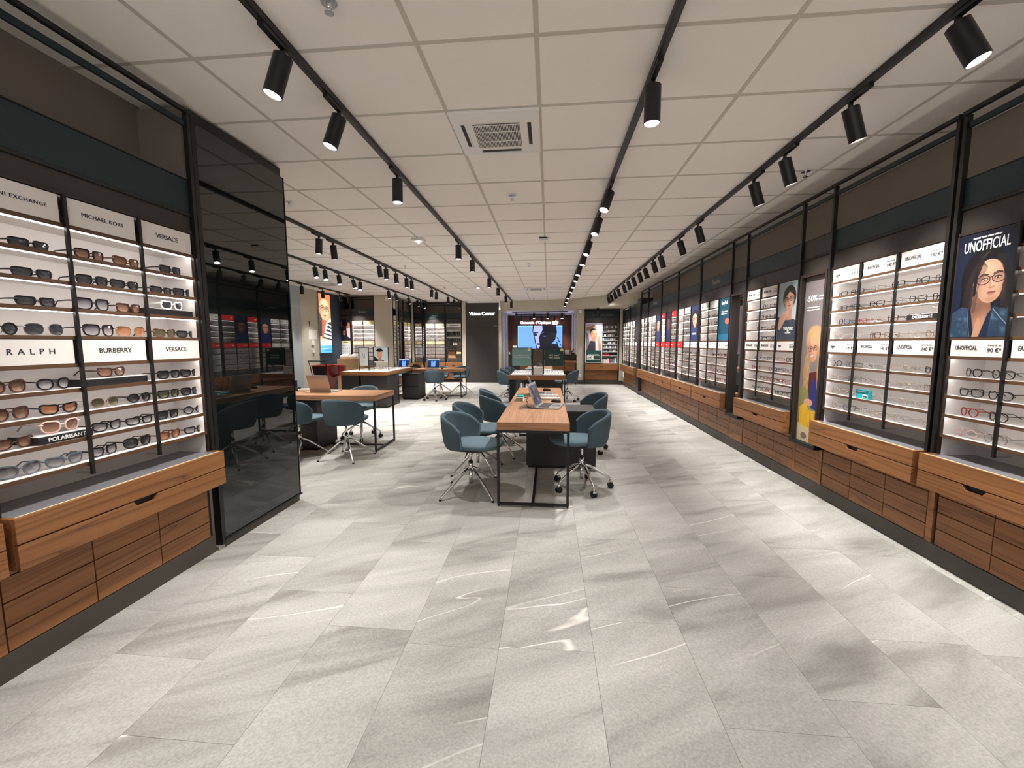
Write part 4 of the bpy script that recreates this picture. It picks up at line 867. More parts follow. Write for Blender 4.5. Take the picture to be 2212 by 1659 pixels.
sign_board(WT, 'dark green sign board on the centre display table', -.068, .228, 1.07, 1.345, .929, M['darksign'], (('100% Santé*', .60, .036, 'whiteink'), ('100% Simple', .46, .036, 'whiteink')), round_sticker=(.20, 1.32))
t = thing('table_mirror', 'upright mirror between two sign boards on the centre display table', 'mirror', (-.175, 6.52, .929)); MB().box(-.252, -.10, 6.50, 6.51, 1.05, 1.33).build('mirror_glass', M['mirror'], t); MB().box(-.262, -.090, 6.512, 6.522, .929, 1.34).build('back', M['black'], t)
for i in range(5): tag(bev(MB().box(-.245+.003*(i % 2), -.10, 6.42, 6.60, .931+.024*i, .953+.024*i).build('white_box', M['plastic'])), f'flat white box, {["bottom", "second", "third", "fourth", "top"][i]} of the stack on the centre display table', 'box', 'stacked white boxes')
def stands(x0, x1, y0, y1, z, nx, ny, desc, grp, scale=1.0):
    tr = tag(MB().box(x0, x1, y0, y1, z, z+.008).build('display_tray', M['white']), f'white tray under the spectacles, {desc}', 'tray')
    for j in range(ny):
        for i in range(nx):
            x = x0+(i+.5)*(x1-x0)/nx; y = y0+(j+.35)*(y1-y0)/ny; c = random.choice(['black', 'black', 'tortoise', 'blue', 'gold', 'grey', 'red'])
            spectacles(random.choice(['square', 'rect', 'round', 'panto']), c, 'clear', (x, y, z+.0085), random.uniform(-.2, .2), f'{c} spectacles, {ORD[i]} from left in {ORD[j]} row, {desc}', grp, 1, .72*scale)
stands(-.60, -.27, 6.37, 7.3, .929, 3, 4, 'left tray of centre display table', 'spectacles on the centre display table')
stands(-.085, .245, 6.37, 7.3, .929, 3, 4, 'right tray of centre display table', 'spectacles on the centre display table')
stands(-4.58, -3.60, 8.64, 10.33, .804, 6, 8, 'left display table', 'spectacles on the left display table')
WT3 = Wall('B', 8.90)
sign_board(WT3, 'white sign board on the left display table', -4.28, -4.085, .93, 1.325, .804, print_mat('ax_poster', ax_poster()), pole=(True, True))
sign_board(WT3, 'wide portrait board on the left display table', -3.94, -3.62, 1.0, 1.34, .804, print_mat('model_poster', model_poster()), pole=(True, True))

# ------------------------------------------------------------------ chairs
def chair_meshes():
    D = {}
    # shell
    nt_, nz_ = 28, 6; amax = math.radians(92)
    def prof(th, t, off):
        a = abs(th)/amax; zt = .762-.085*a**1.8-.055*a**9; zb = .445
        z = zb+(zt-zb)*t; r = (.190+.034*min(1, t*1.3)**.7)+off
        rr = r*1.04; sn, cs = math.sin(th), math.cos(th); x = rr*math.copysign(abs(sn)**.86, sn)*1.0; y = -rr*math.copysign(abs(cs)**.90, cs)*1.06-.008
        if t < .15: x *= .93+.07*t/.15; y *= .94+.06*t/.15
        return (x, y, z)
    mb = MB(); rows = []
    ts = [0, .08, .2, .4, .6, .8, .93, 1.0]
    for t_ in ts: rows.append([prof(-amax+2*amax*i/nt_, t_, .016) for i in range(nt_+1)])
    top = [prof(-amax+2*amax*i/nt_, 1.0, 0) for i in range(nt_+1)]; rows.append([(p[0], p[1], p[2]+.012) for p in top])
    for t_ in ts[::-1]: rows.append([prof(-amax+2*amax*i/nt_, t_, -.016) for i in range(nt_+1)])
    n = nt_+1; vs = [p for r in rows for p in r]; R_ = len(rows)
    fs = [(i*n+j, i*n+j+1, (i+1)*n+j+1, (i+1)*n+j) for i in range(R_-1) for j in range(nt_)]
    fs += [((R_-1)*n+j, (R_-1)*n+j+1, j+1, j) for j in range(nt_)]
    mb.add(vs, fs, True)
    for j in (0, nt_): mb.f.append(tuple(i*n+j for i in range(R_))); mb.sm.append(True)
    D['backrest'] = mb
    def se(a, b, cy_, z, e=2.6, k=32): return [(a*math.copysign(abs(math.cos(t))**(2/e), math.cos(t)), cy_+b*math.copysign(abs(math.sin(t))**(2/e), math.sin(t)), z) for t in [2*PI*i/k for i in range(k)]]
    D['seat'] = MB().loft([se(.165, .18, .06, .452), se(.200, .235, .065, .462), se(.212, .250, .068, .480), se(.210, .248, .068, .495), se(.196, .232, .068, .508), se(.11, .13, .06, .512)])
    D['seat_pan'] = MB().loft([se(.06, .06, 0, .43), se(.17, .17, .03, .438), se(.19, .20, .03, .455)])
    D['column'] = MB().tube([(0, 0, .43), (0, 0, .30)], .014, 14).tube([(0, 0, .445), (0, 0, .425)], .05, 14)
    D['hub'] = MB().tube([(0, 0, .305), (0, 0, .22)], .024, 16).tube([(0, 0, .225), (0, 0, .09)], .019, 14)
    D['collar'] = MB().tube([(0, 0, .312), (0, 0, .304)], .019, 16)
    D['lever'] = MB().tube([(.03, 0, .425), (.13, .02, .415), (.19, .03, .39)], .006, 8)
    D['leg4'] = MB().tube([(.015, 0, .245), (.09, 0, .205), (.325, 0, .030), (.340, 0, .012)], [.017, .015, .011, .012], 8)
    D['foot4'] = MB().tube([(.340, 0, .014), (.340, 0, 0)], .013, 10)
    D['leg5'] = MB().tube([(.015, 0, .245), (.08, 0, .215), (.27, 0, .105), (.285, 0, .075)], [.017, .015, .011, .010], 8)
    D['caster'] = MB().tube([(.285, -.022, .029), (.285, -.004, .029)], .029, 16).tube([(.285, .004, .029), (.285, .022, .029)], .029, 16)
    D['cover'] = MB().tube([(.285, 0, .08), (.285, 0, .045)], .012, 10).box(.262, .308, -.018, .018, .044, .056)
    mats = dict(backrest='fabric', seat='fabric_lit', seat_pan='rubber', column='chrome', hub='chrome', collar='rubber', lever='rubber', leg4='chrome', foot4='rubber', leg5='chrome', caster='rubber', cover='chrome')
    return {k: v.mesh(k, M[mats[k]]) for k, v in D.items()}
CM = chair_meshes()
def chair(x, y, dx, dy, kind, label, base_rot=.78, group='blue upholstered swivel chairs'):
    rz = math.atan2(-dx, dy); t = thing('swivel_chair', label, 'chair', (x, y, 0), rz, group)
    for k in ('backrest', 'seat', 'seat_pan', 'column', 'hub', 'collar', 'lever'): link(k, CM[k], t)
    n = 4 if kind == 4 else 5
    for i in range(n):
        a = base_rot-rz+2*PI*i/n; l = link('leg', CM['leg4' if n == 4 else 'leg5'], t, rot=(0, 0, a))
        if n == 4: link('foot', CM['foot4'], l)
        else: link('caster', CM['caster'], l); link('fork', CM['cover'], l)
    return t
chair(-.74, 3.75, 1, -.22, 4, 'nearest blue swivel chair left of the near centre desk', .80)
chair(-.79, 4.42, 1, -.10, 4, 'second blue swivel chair left of the near centre desk, just behind the first', .76)
chair(-.62, 5.17, 1, .55, 4, 'third blue chair left of the centre desk, its back turned to the camera', .62)
chair(-.74, 5.88, 1, .30, 4, 'fourth blue chair left of the centre desk, furthest from the camera', .8)
chair(.33, 3.98, -1, -.18, 5, 'blue chair on castors right of the near centre desk, in front of the charcoal cabinet', .02)
chair(.50, 5.42, -1, -.25, 5, 'blue chair right of the centre desk, behind the charcoal cabinet', .3)
chair(-2.52, 4.80, .06, 1, 4, 'blue chair seen from behind at the open end of the left desk', .66)
chair(-3.14, 4.80, .35, 1, 4, 'blue chair partly hidden by the black glass column', .5)
chair(-2.84, 5.88, -.05, -1, 5, 'blue chair on castors on the far side of the left desk', .1)
chair(-2.86, 9.98, -.05, 1, 5, 'blue chair on castors seen from behind at the back left desk', .05)
chair(-3.10, 11.42, .1, -1, 4, 'left one of two blue chairs behind the back left desk', .5)
chair(-2.52, 11.47, -.12, -1, 4, 'blue chair at the right end behind the back left desk', .65)
chair(-4.35, 11.75, .5, -1, 4, 'blue chair glimpsed behind the left display table', .4)
chair(-.98, 9.75, 1, .30, 5, 'blue chair nearest us left of the second centre desk', .3)
chair(-1.02, 10.75, 1, .15, 4, 'middle one of three blue chairs left of the second centre desk', .3)
chair(-.98, 11.65, 1, .0, 4, 'furthest of three blue chairs left of the second centre desk', .3)
chair(.46, 10.1, -1, .12, 5, 'blue chair right of the second centre desk', .3)

# ------------------------------------------------------------------ laptops and desk things
def screen_mat(kind):
    p = Paint(256, 160, (24, 34, 70))
    if kind == 'blue': p.grad((20, 60, 130), (14, 26, 70)); p.poly([(0, 0), (1, 0), (1, .09), (0, .09)], (190, 226, 255)); p.poly([(.32, .2), (.68, .2), (.68, .9), (.32, .9)], (120, 178, 250)); p.ell(.5, .25, .05, .06, (40, 70, 150))
    else:
        p.grad((90, 88, 112), (70, 68, 92)); rr = random.Random(5)
        for i in range(22): x, y = rr.random(), rr.random(); p.poly([(x, y), (x+.12, y), (x+.10, y+.14), (x-.02, y+.16)], random.choice([(150, 150, 172), (46, 44, 64), (112, 110, 140)]))
        p.poly([(0, 0), (1, 0), (1, .07), (0, .07)], (190, 190, 204))
    return print_mat('screen_'+kind, p, .55 if kind == 'blue' else .30)
SB, SG = screen_mat('blue'), screen_mat('busy')
def laptop(x, y, z, rz, label, smat, open_=108, w=.34, d=.235):
    t = thing('laptop', label, 'laptop', (x, y, z), rz, 'laptops')
    b = MB().box(-w/2, w/2, -d/2, d/2, 0, .014); o = link('base', b.mesh('base', M['silver']), t); bev(o, .003)
    link('keyboard', MB().box(-w/2+.03, w/2-.03, -.01, d/2-.025, .014, .0155).mesh('keyboard', M['keys']), o); link('touchpad', MB().box(-.055, .055, -d/2+.015, -.025, .014, .0148).mesh('touchpad', M['greytop']), o)
    h = link('lid', MB().box(-w/2, w/2, -.004, .004, 0, d).mesh('lid', M['silver']), t, loc=(0, d/2-.002, .014), rot=(-math.radians(open_-90), 0, 0)); bev(h, .003)
    sm = MB().add([(-w/2+.008, -.0046, .012), (w/2-.008, -.0046, .012), (w/2-.008, -.0046, d-.008), (-w/2+.008, -.0046, d-.008)], [(0, 1, 2, 3)]).mesh('screen', smat)
    uv = sm.uv_layers.new(name='uv')
    for i, c in enumerate([(0, 0), (1, 0), (1, 1), (0, 1)]): uv.data[i].uv = c
    link('screen', sm, h); return t
laptop(.015, 4.33, .751, math.radians(80), 'open silver laptop nearest the camera on the centre desk', SG, 110, .37, .25)
laptop(-.06, 5.35, .751, math.radians(98), 'second open laptop further along the centre desk', SG, 112, .36, .25)
laptop(-3.16, 5.50, .751, math.radians(172), 'open laptop seen from behind on the desk by the glass column', SG, 106, .34, .24)
laptop(-3.13, 10.68, .751, 0.0, 'laptop with blue screen at the right of the back left desk', SB, 105)
laptop(-4.02, 10.78, .751, math.radians(-14), 'laptop with blue screen at the left of the back left desk', SB, 105)
def mouse(x, y, z, rz, label):
    rings = []
    for k, (s_, zz) in enumerate(((1, 0), (1.04, .01), (.92, .024), (.6, .034), (.2, .037))): rings.append([(.031*s_*math.cos(t), .055*s_*math.sin(t), zz) for t in [2*PI*i/20 for i in range(20)]])
    t = thing('mouse', label, 'mouse', (x, y, z), rz); link('shell', MB().loft(rings).mesh('shell', M['rubber']), t); link('wheel', MB().tube([(-.003, .025, .033), (.003, .025, .033)], .006, 10).mesh('wheel', M['greyink']), t)
mouse(.085, 4.66, .751, 1.45, 'black mouse beside the nearest laptop on the centre desk'); mouse(-.03, 5.80, .751, 1.5, 'black mouse beside the second laptop on the centre desk'); mouse(-2.83, 10.62, .751, .1, 'black mouse right of the blue screen laptop')
t = thing('folder', 'grey and white folder of samples on the centre desk', 'folder', (-.005, 5.05, .751)); bev(MB().box(-.12, .115, 4.99, 5.17, .751, .785).build('cover', M['greyink'], t)); MB().box(-.11, .105, 4.986, 4.99, .757, .78).build('page_edge', M['plastic'], t)
for i in range(5): MB().tube([(-.10+.05*i, 5.02, .785), (-.10+.05*i, 5.02, .788)], .009, 12).build('sticker', M['card'], t)
t = thing('sample_tray', 'white tray lying in front of the grey folder on the centre desk', 'tray', (0, 4.86, .751)); MB().tube([(-.12, 4.84, .768), (.135, 4.85, .768)], .017, 12).build('roll', M['plastic'], t); MB().tube([(.135, 4.85, .768), (.139, 4.85, .768)], .0165, 12).build('end_cap', M['greyink'], t)
t = thing('card_holder', 'clear card holder with turquoise cards on the centre desk', 'holder', (-.345, 4.80, .751)); MB().box(-.39, -.295, 4.68, 4.70, .751, .80).build('front', M['lens_clear'], t); MB().box(-.39, -.295, 4.70, 4.92, .751, .757).build('tray', M['card'], t); MB().box(-.385, -.30, 4.70, 4.76, .757, .79).build('card_stack', M['beige'], t); MB().box(-.383, -.302, 4.77, 4.92, .785, .80).build('lid', M['tealbox'], t); MB().box(-.385, -.30, 4.765, 4.925, .757, .785).build('box_body', M['card'], t)
def cable(pts, label):
    cu = bpy.data.curves.new('cable', 'CURVE'); cu.dimensions = '3D'; cu.bevel_depth = .0028; cu.resolution_u = 6; sp = cu.splines.new('NURBS'); sp.points.add(len(pts)-1)
    for p, q in zip(sp.points, pts): p.co = (*q, 1)
    sp.use_endpoint_u = True; cu.materials.append(M['rubber']); o = bpy.data.objects.new('tmp', cu); C.objects.link(o)
    me = bpy.data.meshes.new_from_object(o.evaluated_get(bpy.context.evaluated_depsgraph_get())); bpy.data.objects.remove(o); tag(link('cable', me), label, 'cable')
cable([(-.30, 4.84, .755), (-.33, 4.98, .755), (-.26, 5.05, .755), (-.24, 4.90, .758), (-.29, 4.80, .755), (-.22, 4.62, .755), (-.26, 4.30, .755), (-.16, 4.13, .755), (-.05, 4.15, .755)], 'thin black cable looping to the nearest laptop on the centre desk')
cable([(-3.36, 5.36, .755), (-3.46, 5.42, .755), (-3.50, 5.30, .755), (-3.62, 5.35, .755), (-3.72, 5.5, .755)], 'black cable behind the laptop on the desk by the glass column')
t = thing('card_reader', 'black terminal with small lit screen on the desk behind the glass column', 'terminal', (-3.70, 5.45, .751)); bev(MB().box(-3.82, -3.60, 5.36, 5.60, .751, .80).build('body', M['rubber'], t), .004); MB().box(-3.78, -3.64, 5.56, 5.58, .80, .90).build('display', M['rubber'], t); MB().box(-3.77, -3.65, 5.556, 5.56, .81, .89).build('screen', SB, t)
t = thing('lens_meter', 'white keyboard tray near the black terminal on the left desk', 'keyboard', (-3.48, 5.60, .751)); bev(MB().box(-3.62, -3.38, 5.52, 5.68, .751, .775).build('body', M['plastic'], t), .003); MB().box(-3.60, -3.40, 5.54, 5.66, .775, .777).build('keys', M['greyink'], t)
t = thing('desk_organiser', 'black organiser between the two laptops on the back left desk', 'organiser', (-3.62, 10.85, .751)); MB().box(-3.78, -3.50, 10.80, 10.95, .751, .81).build('tray', M['rubber'], t); MB().box(-3.86, -3.80, 10.82, 10.90, .751, .83).build('pen_pot', M['cardboard'], t); MB().box(-3.47, -3.43, 10.84, 10.90, .751, .84).build('pen_pot', M['cardboard'], t); MB().box(-3.70, -3.58, 10.84, 10.9, .81, .85).build('tool', M['black'], t)
tag(MB().box(-3.75, -3.52, 10.5, 10.66, .751, .775).build('closed_book', M['greyink']), 'closed grey book on the back left desk', 'book')
tag(MB().box(-.58, -.42, 9.9, 10.2, .751, .80).build('magazine_pile', M['palesign']), 'magazines at the left of the second centre desk', 'magazine'); tag(MB().box(-.15, .06, 9.6, 9.9, .751, .80).build('paper_pile', M['card']), 'white papers at the right of the second centre desk', 'paper')

# ------------------------------------------------------------------ alcove: counter, screen, sign
t = thing('reception_counter', 'dark reception counter with wooden front in the alcove', 'counter', (-.25, 14.6, 0)); MB().box(-1.42, .93, 14.5, 15.1, .0, 1.0).build('body', M['charcoal'], t); bev(MB().box(-1.45, .945, 14.46, 15.15, 1.0, 1.03).build('worktop', M['cheek'], t)); MB().box(-1.0, .93, 14.10, 14.495, .74, .80).build('ledge', M['wood_x'], t); MB().box(-1.0, .90, 14.30, 14.495, .45, .74).build('front_panel', M['wood_x'], t); MB().box(.91, .94, 14.10, 14.13, 0, .74).build('leg', M['black'], t)
t = thing('television', 'large wall screen showing a blue portrait in the alcove', 'television', (-.38, 17.22, 1.21)); MB().box(-1.335, .575, 17.20, 17.25, 1.17, 2.17).build('bezel', M['rubber'], t)
WTV = Wall('B', 17.195); WTV.board(-1.31, .55, 0, .004, 1.19, 2.145, 'screen', print_mat('tv_image', tv_image(), .72), t)
t = thing('shop_sign', 'lit white shop name lettering above the wall screen', 'sign', (-.4, 17.2, 2.26)); WTV.text('Generale d\'Optique', -.57, .02, 2.275, .158, M['sign'], t, 'CENTER', .001)
mb = MB(); mb.tube([(0, -.02, 0), (0, .02, 0)], 1.0, 32); mb.v = [(.245+x*.135, 17.215+y_, 2.27+z*.078) for x, y_, z in mb.v]; mb.build('logo_plate', M['sign'], t)
mb = MB(); mb.prism([(.205, 2.225), (.285, 2.225), (.262, 2.275), (.228, 2.275)], 'Y', 17.188, 17.194); mb.tube([(.245, 17.188, 2.298), (.245, 17.194, 2.298)], .02, 14); mb.build('logo_figure', M['red'], t)
tag(bev(MB().box(-1.30, -1.16, 14.62, 14.66, 1.03, 1.33).build('card_display', M['plastic']), .01), 'white rounded card stand at the left of the reception counter', 'stand'); tag(MB().box(.50, .72, 14.6, 14.64, 1.03, 1.18).build('price_card', M['plastic']), 'white price card standing at the right of the reception counter', 'card')
t = thing('telephone', 'black telephone at the right end of the reception counter', 'telephone', (.85, 14.6, 1.03)); MB().box(.78, .90, 14.55, 14.70, 1.03, 1.08).build('base', M['rubber'], t); MB().tube([(.80, 14.6, 1.09), (.84, 14.6, 1.16), (.88, 14.6, 1.22)], .018, 8).build('handset', M['rubber'], t)
tag(MB().box(-1.44, -1.40, 14.6, 14.7, 1.03, 1.10).build('leaflet_stack', M['card']), 'small white leaflets at the left end of the reception counter', 'leaflet')

# ------------------------------------------------------------------ left far wall details
WLF = Wall('L', -6.545)
t = thing('light_box', 'tall lit poster of a woman in glasses and striped shirt', 'poster', (-6.54, 11.45, 1.15)); WLF.board(11.15, 11.76, -.04, -.005, 1.16, 2.85, 'print', print_mat('lightbox_print', lightbox_poster(), .80), t); MB().box(-6.55, -6.505, 11.145, 11.15, 1.15, 2.86).build('edge_frame', M['silver'], t); MB().box(-6.55, -6.505, 11.76, 11.765, 1.15, 2.86).build('edge_frame', M['silver'], t)
for k in range(2): tag(MB().box(-6.549, -6.545, 10.66+.2*k, 10.85+.2*k, 1.55, 1.81).build('notice_sheet', M['card']), f'{["left", "right"][k]} one of two paper notices on the beige wall', 'notice')
tag(MB().box(-6.549, -6.52, 10.76, 10.87, 1.39, 1.51).build('wall_thermostat', M['plastic']), 'white thermostat under the paper notices', 'thermostat'); tag(MB().box(-6.549, -6.52, 10.79, 10.87, 1.18, 1.26).build('wall_switch', M['plastic']), 'small white wall switch below the thermostat', 'switch')
t = thing('accessibility_sign', 'small dark pictogram above the paper notices', 'sign', (-6.545, 10.72, 1.9)); MB().tube([(-6.549, 10.72, 2.02), (-6.544, 10.72, 2.02)], .02, 12).build('head', M['cheek'], t); MB().box(-6.549, -6.545, 10.705, 10.735, 1.88, 1.99).build('body', M['cheek'], t)
# red shopping trolley
t = thing('shopping_trolley', 'red plastic shopping trolley with black handle at the left', 'trolley', (-5.62, 9.75, 0)); t.scale = (.78, .8, .97)
def rect(x0, x1, y0, y1, z): return [(x0, y0, z), (x1, y0, z), (x1, y1, z), (x0, y1, z)]
link('basket', MB().loft([rect(-.16, .14, -.15, .30, .28), rect(-.22, .20, -.22, .42, .62), rect(-.27, .25, -.26, .48, .90)], smooth=False, capb=False).mesh('basket', M['redplastic']), t)
link('front_panel', MB().loft([rect(-.13, .11, -.165, -.155, .30), rect(-.22, .20, -.272, -.262, .88)], smooth=False).mesh('front_panel', M['rubber']), t)
link('rim', MB().tube([(-.27, -.27, .91), (.26, -.27, .91), (.26, .49, .91), (-.27, .49, .91), (-.27, -.27, .91)], .014, 8).mesh('rim', M['redplastic']), t)
link('handle', MB().tube([(-.24, -.24, .5), (-.29, -.30, .90), (-.33, -.33, 1.03), (.24, -.33, 1.03), (.25, -.30, .90), (.20, -.24, .5)], .015, 8).mesh('handle', M['black']), t)
link('parcel', MB().box(-.17, -.02, -.20, .0, .55, .82).mesh('parcel', M['cardboard']), t); link('nose', MB().loft([rect(.20, .24, .1, .4, .60), rect(.40, .50, .1, .4, .70), rect(.40, .52, .1, .4, .90), rect(.25, .27, .1, .4, .92)], smooth=True).mesh('nose', M['redplastic']), t)
for sx in (-.12, .10):
    for sy_ in (-.12, .26): link('wheel', MB().tube([(sx-.015, sy_, .04), (sx+.015, sy_, .04)], .04, 14).mesh('wheel', M['plastic']), t); link('strut', MB().tube([(sx, sy_, .06), (sx*1.1, sy_, .30)], .012, 6).mesh('strut', M['chrome']), t)
t = thing('carton', 'open brown cardboard carton behind the red trolley', 'box', (-5.5, 11.0, 0)); bev(MB().box(-5.85, -5.25, 10.8, 11.2, 0, 1.0).build('body', M['cardboard'], t)); MB().box(-5.85, -5.25, 10.795, 10.80, .5, .503).build('seam', M['edge'], t)
def bag(x, y, z, r, label):
    rr = random.Random(int(x*100)); rings = []
    for k, (s_, zz) in enumerate(((.9, 0), (1, .05), (.85, .10), (.4, .14))): rings.append([(x+r*s_*math.cos(a)*(1+rr.uniform(-.12, .12)), y+r*.7*s_*math.sin(a), z+zz+rr.uniform(-.008, .008)) for a in [2*PI*i/14 for i in range(14)]])
    tag(MB().loft(rings).build('plastic_bag', M['plastic']), label, 'bag')
bag(-5.70, 11.0, 1.0, .16, 'white crumpled bag on the left of the carton top'); bag(-5.42, 11.0, 1.0, .15, 'white crumpled bag on the right of the carton top')
t = thing('spray_bottle', 'small white bottle beside the bags on the carton', 'bottle', (-5.28, 10.9, 1.0)); MB().tube([(-5.28, 10.9, 1.0), (-5.28, 10.9, 1.08)], .025, 12).build('body', M['plastic'], t); MB().tube([(-5.28, 10.9, 1.08), (-5.28, 10.9, 1.12)], .01, 8).build('cap', M['card'], t)

# ------------------------------------------------------------------ things on the wall shelves
def riser(Wl, u0, u1, z, label, txt=None, mat='rubber', h=.036):
    t = thing('riser', label, 'display stand', Wl.pt((u0+u1)/2, .03, z)); mb = MB(); Wl.box(mb, u0, u1, .012, .17, z+.001, z+h); bev(mb.build('block', M[mat], t)); mb = MB(); Wl.box(mb, u0+.003, u1-.003, .015, .168, z+h, z+h+.003); mb.build('pad', M['white'], t)
    if txt: Wl.text(txt, (u0+u1)/2, .010, z+h*.5, .026, M['whiteink'], t, 'CENTER', .0004)
G = 'sunglasses in the left wall case'; S = spectacles
rowsL = [
 (1.848, [(1.66, 'rect', 'black', 'grey'), (1.90, 'square', 'black', 'brown'), (2.08, 'cat', 'tortoise', 'brown'), (2.34, 'square', 'black', 'grey')]),
 (1.723, [(1.66, 'rect', 'black', 'grey'), (1.90, 'square', 'black', 'grey'), (2.06, 'cat', 'black', 'grey'), (2.27, 'rect', 'black', 'grey'), (2.42, 'square', 'black', 'grey')]),
 (1.598, [(1.66, 'rect', 'black', 'grey'), (1.89, 'oversized', 'black', 'grad'), (2.07, 'square', 'brown', 'brown'), (2.33, 'square', 'white', 'grey')]),
 (1.468, [(1.52, 'round', 'black', 'grey'), (1.68, 'aviator', 'silver', 'grey'), (1.91, 'oversized', 'black', 'grad'), (2.07, 'butterfly', 'gold', 'orange'), (2.27, 'cat', 'tortoise', 'green'), (2.42, 'rect', 'black', 'grey')]),
 (1.219, [(1.52, 'butterfly', 'brown', 'brown'), (1.69, 'panto', 'black', 'grad'), (1.95, 'cat', 'brown', 'brown'), (2.27, 'square', 'black', 'grey'), (2.42, 'cat', 'black', 'grey')]),
 (1.102, [(1.52, 'butterfly', 'brown', 'brown'), (1.70, 'cat', 'black', 'orange'), (1.90, 'panto', 'gold', 'green'), (2.08, 'hex', 'black', 'grey'), (2.26, 'square', 'black', 'green'), (2.41, 'square', 'black', 'grey')]),
 (.978, [(1.52, 'cat', 'brown', 'brown'), (1.70, 'butterfly', 'pink', 'brown'), (1.90, 'cat', 'black', 'grad'), (2.07, 'rect', 'black', 'grad'), (2.24, 'square', 'black', 'grey'), (2.42, 'hex', 'black', 'grad')]),
 (.853, [(1.53, 'butterfly', 'grey', 'grad'), (1.70, 'cat', 'grey', 'grad'), (1.87, 'square', 'black', 'grad'), (2.05, 'butterfly', 'black', 'grey'), (2.24, 'cat', 'tortoise', 'orange'), (2.42, 'rect', 'black', 'grad')])]
LN = {'grey': 'grey', 'brown': 'brown', 'grad': 'graduated', 'orange': 'amber', 'green': 'green'}
raised = {(2, 3), (4, 2), (6, 1)}
for r, (z, row) in enumerate(rowsL):
    for i, (u, sh, c, ln) in enumerate(row):
        zz = z+(.040 if (r, i) in raised else .0012); p = WLf.pt(u, .045, zz)
        S(sh, c, ln, p, PI/2+random.uniform(-.08, .10), f'{c} {sh if sh != "cat" else "cat-eye"} sunglasses, {LN[ln]} lenses, {ORD[i]} from left on {ORD[r]} shelf, left case', G, 2, 1.06)
riser(WLf, 2.13, 2.43, 1.598, 'black riser under the white sunglasses in the left case'); riser(WLf, 1.80, 2.10, 1.219, 'black riser under the cat-eye sunglasses in the left case'); riser(WLf, 1.58, 1.80, .978, 'black lettered riser near the bottom of the left case', 'POLARISANT')
shp = ['rect', 'square', 'round', 'panto', 'cat', 'rect', 'square', 'panto']
rowR = [[3.91, 3.73, 3.52, 3.34, 3.15, 3.01], [3.88, 3.75, 3.52, 3.34, 3.17, 3.01], [3.85, 3.66, 3.51, 3.36, 3.17, 3.02], [3.9, 3.72, 3.51, 3.36, 3.17, 3.03], [3.9, 3.75, 3.55, 3.34, 3.18, 3.01], [3.87, 3.72, 3.53, 3.38, 3.16, 3.02], [3.89, 3.75, 3.52, 3.39, 3.18, 3.02], [3.89, 3.72, 3.54, 3.42, 3.23, 3.0]]
colR = [['black', 'black', 'silver', 'black', 'black', 'black'], ['black', 'black', 'black', 'silver', 'black', 'black'], ['blue', 'red', 'clear', 'tortoise', 'black', 'clear'], ['clear', 'clear', 'tortoise', 'gold', 'beige', 'gold'],
        ['blue', 'grey', 'clear', 'beige', 'beige', 'brown'], ['beige', 'grey', 'clear', 'beige', 'beige', 'gold'], ['beige', 'beige', None, 'clear', 'beige', 'beige'], ['clear', 'grey', 'clear', 'beige', 'clear', 'beige']]
shR = [['rect', 'rect', 'rect', 'square', 'cat', 'cat'], ['rect', 'rect', 'cat', 'panto', 'cat', 'square'], ['square', 'rect', 'panto', 'square', 'cat', 'cat'], ['panto', 'cat', 'square', 'cat', 'panto', 'round']]
zsh = [ZR[2], ZR[3], ZR[4], ZR[5], ZR[7], ZR[8], ZR[9], ZR[10]]
def face_rot(Wl): return {'R': -PI/2, 'L': PI/2, 'B': 0}[Wl.k]
for r in range(8):
    for i in range(6):
        c = colR[r][i]
        if c is None: continue
        sh = shR[r][i] if r < 4 else random.choice(['panto', 'round', 'cat', 'square', 'hex']); zz = zsh[r]+(.040 if (r, i) == (2, 5) else .0012)
        u = 2.92+(rowR[r][i]-3.01)*(3.82-2.92)/(3.90-3.01)
        S(sh, c, 'clear', WR.pt(u, .05, zz), face_rot(WR)+random.uniform(-.25, .1), f'{c} {sh} spectacles, {ORD[i]} from left, {ORD[r]} shelf, second right wall case', 'spectacles in the second right wall case', 2, .98)
riser(WR, 2.86, 3.10, ZR[4], 'black lettered riser in the second right wall case', 'EXCLUSIVITÉ', h=.036)
def adcard(Wl, u0, u1, z, h, label, txt=None):
    t = thing('price_block', label, 'sign', Wl.pt((u0+u1)/2, .03, z)); mb = MB(); Wl.box(mb, u0, u1, .02, .05, z+.001, z+h); bev(mb.build('block', M['tealbox'], t)); rd = -1 if Wl.k == 'R' else 1
    if txt: um = (u0+u1)/2; w_ = (u1-u0); mb = MB(); Wl.box(mb, um+rd*w_*.08, um+rd*w_*.44, .0185, .0199, z+h*.12, z+h*.5); mb.build('white_patch', M['card'], t); Wl.text(txt, um+rd*w_*.26, .017, z+h*.3, .020, M['ink'], t, 'CENTER'); Wl.text('Votre monture', um, .018, z+h*.8, .014, M['whiteink'], t, 'CENTER')
adcard(WR, 3.39, 3.52, ZR[9], .072, 'turquoise block with white price patch in the second right wall case', '-50%'); adcard(WR, 2.14, 2.34, ZR[8], .035, 'turquoise block at the right edge, nearest right wall case')
colU1 = [['black', 'black', 'black'], ['black', 'black', 'black'], ['red', 'black', 'silver'], ['pink', 'silver', 'grey']]; shU1 = ['panto', 'square', 'round', 'hex']
for r in range(8):
    for i in range(3):
        if r < 4 and i < 2: continue
        u = [2.66, 2.50, 2.30][i]; c = colU1[r-4][i] if r >= 4 else 'black'; c = c or 'black'
        S(shU1[r % 4] if i != 1 else 'panto', c, 'clear', WR.pt(u, .05, zsh[r]+.0012), face_rot(WR)+random.uniform(-.25, .05), f'{c} spectacles, {ORD[i]} from left, {ORD[r]} shelf, nearest right wall case', 'spectacles in the nearest right wall case', 2, 1.05)
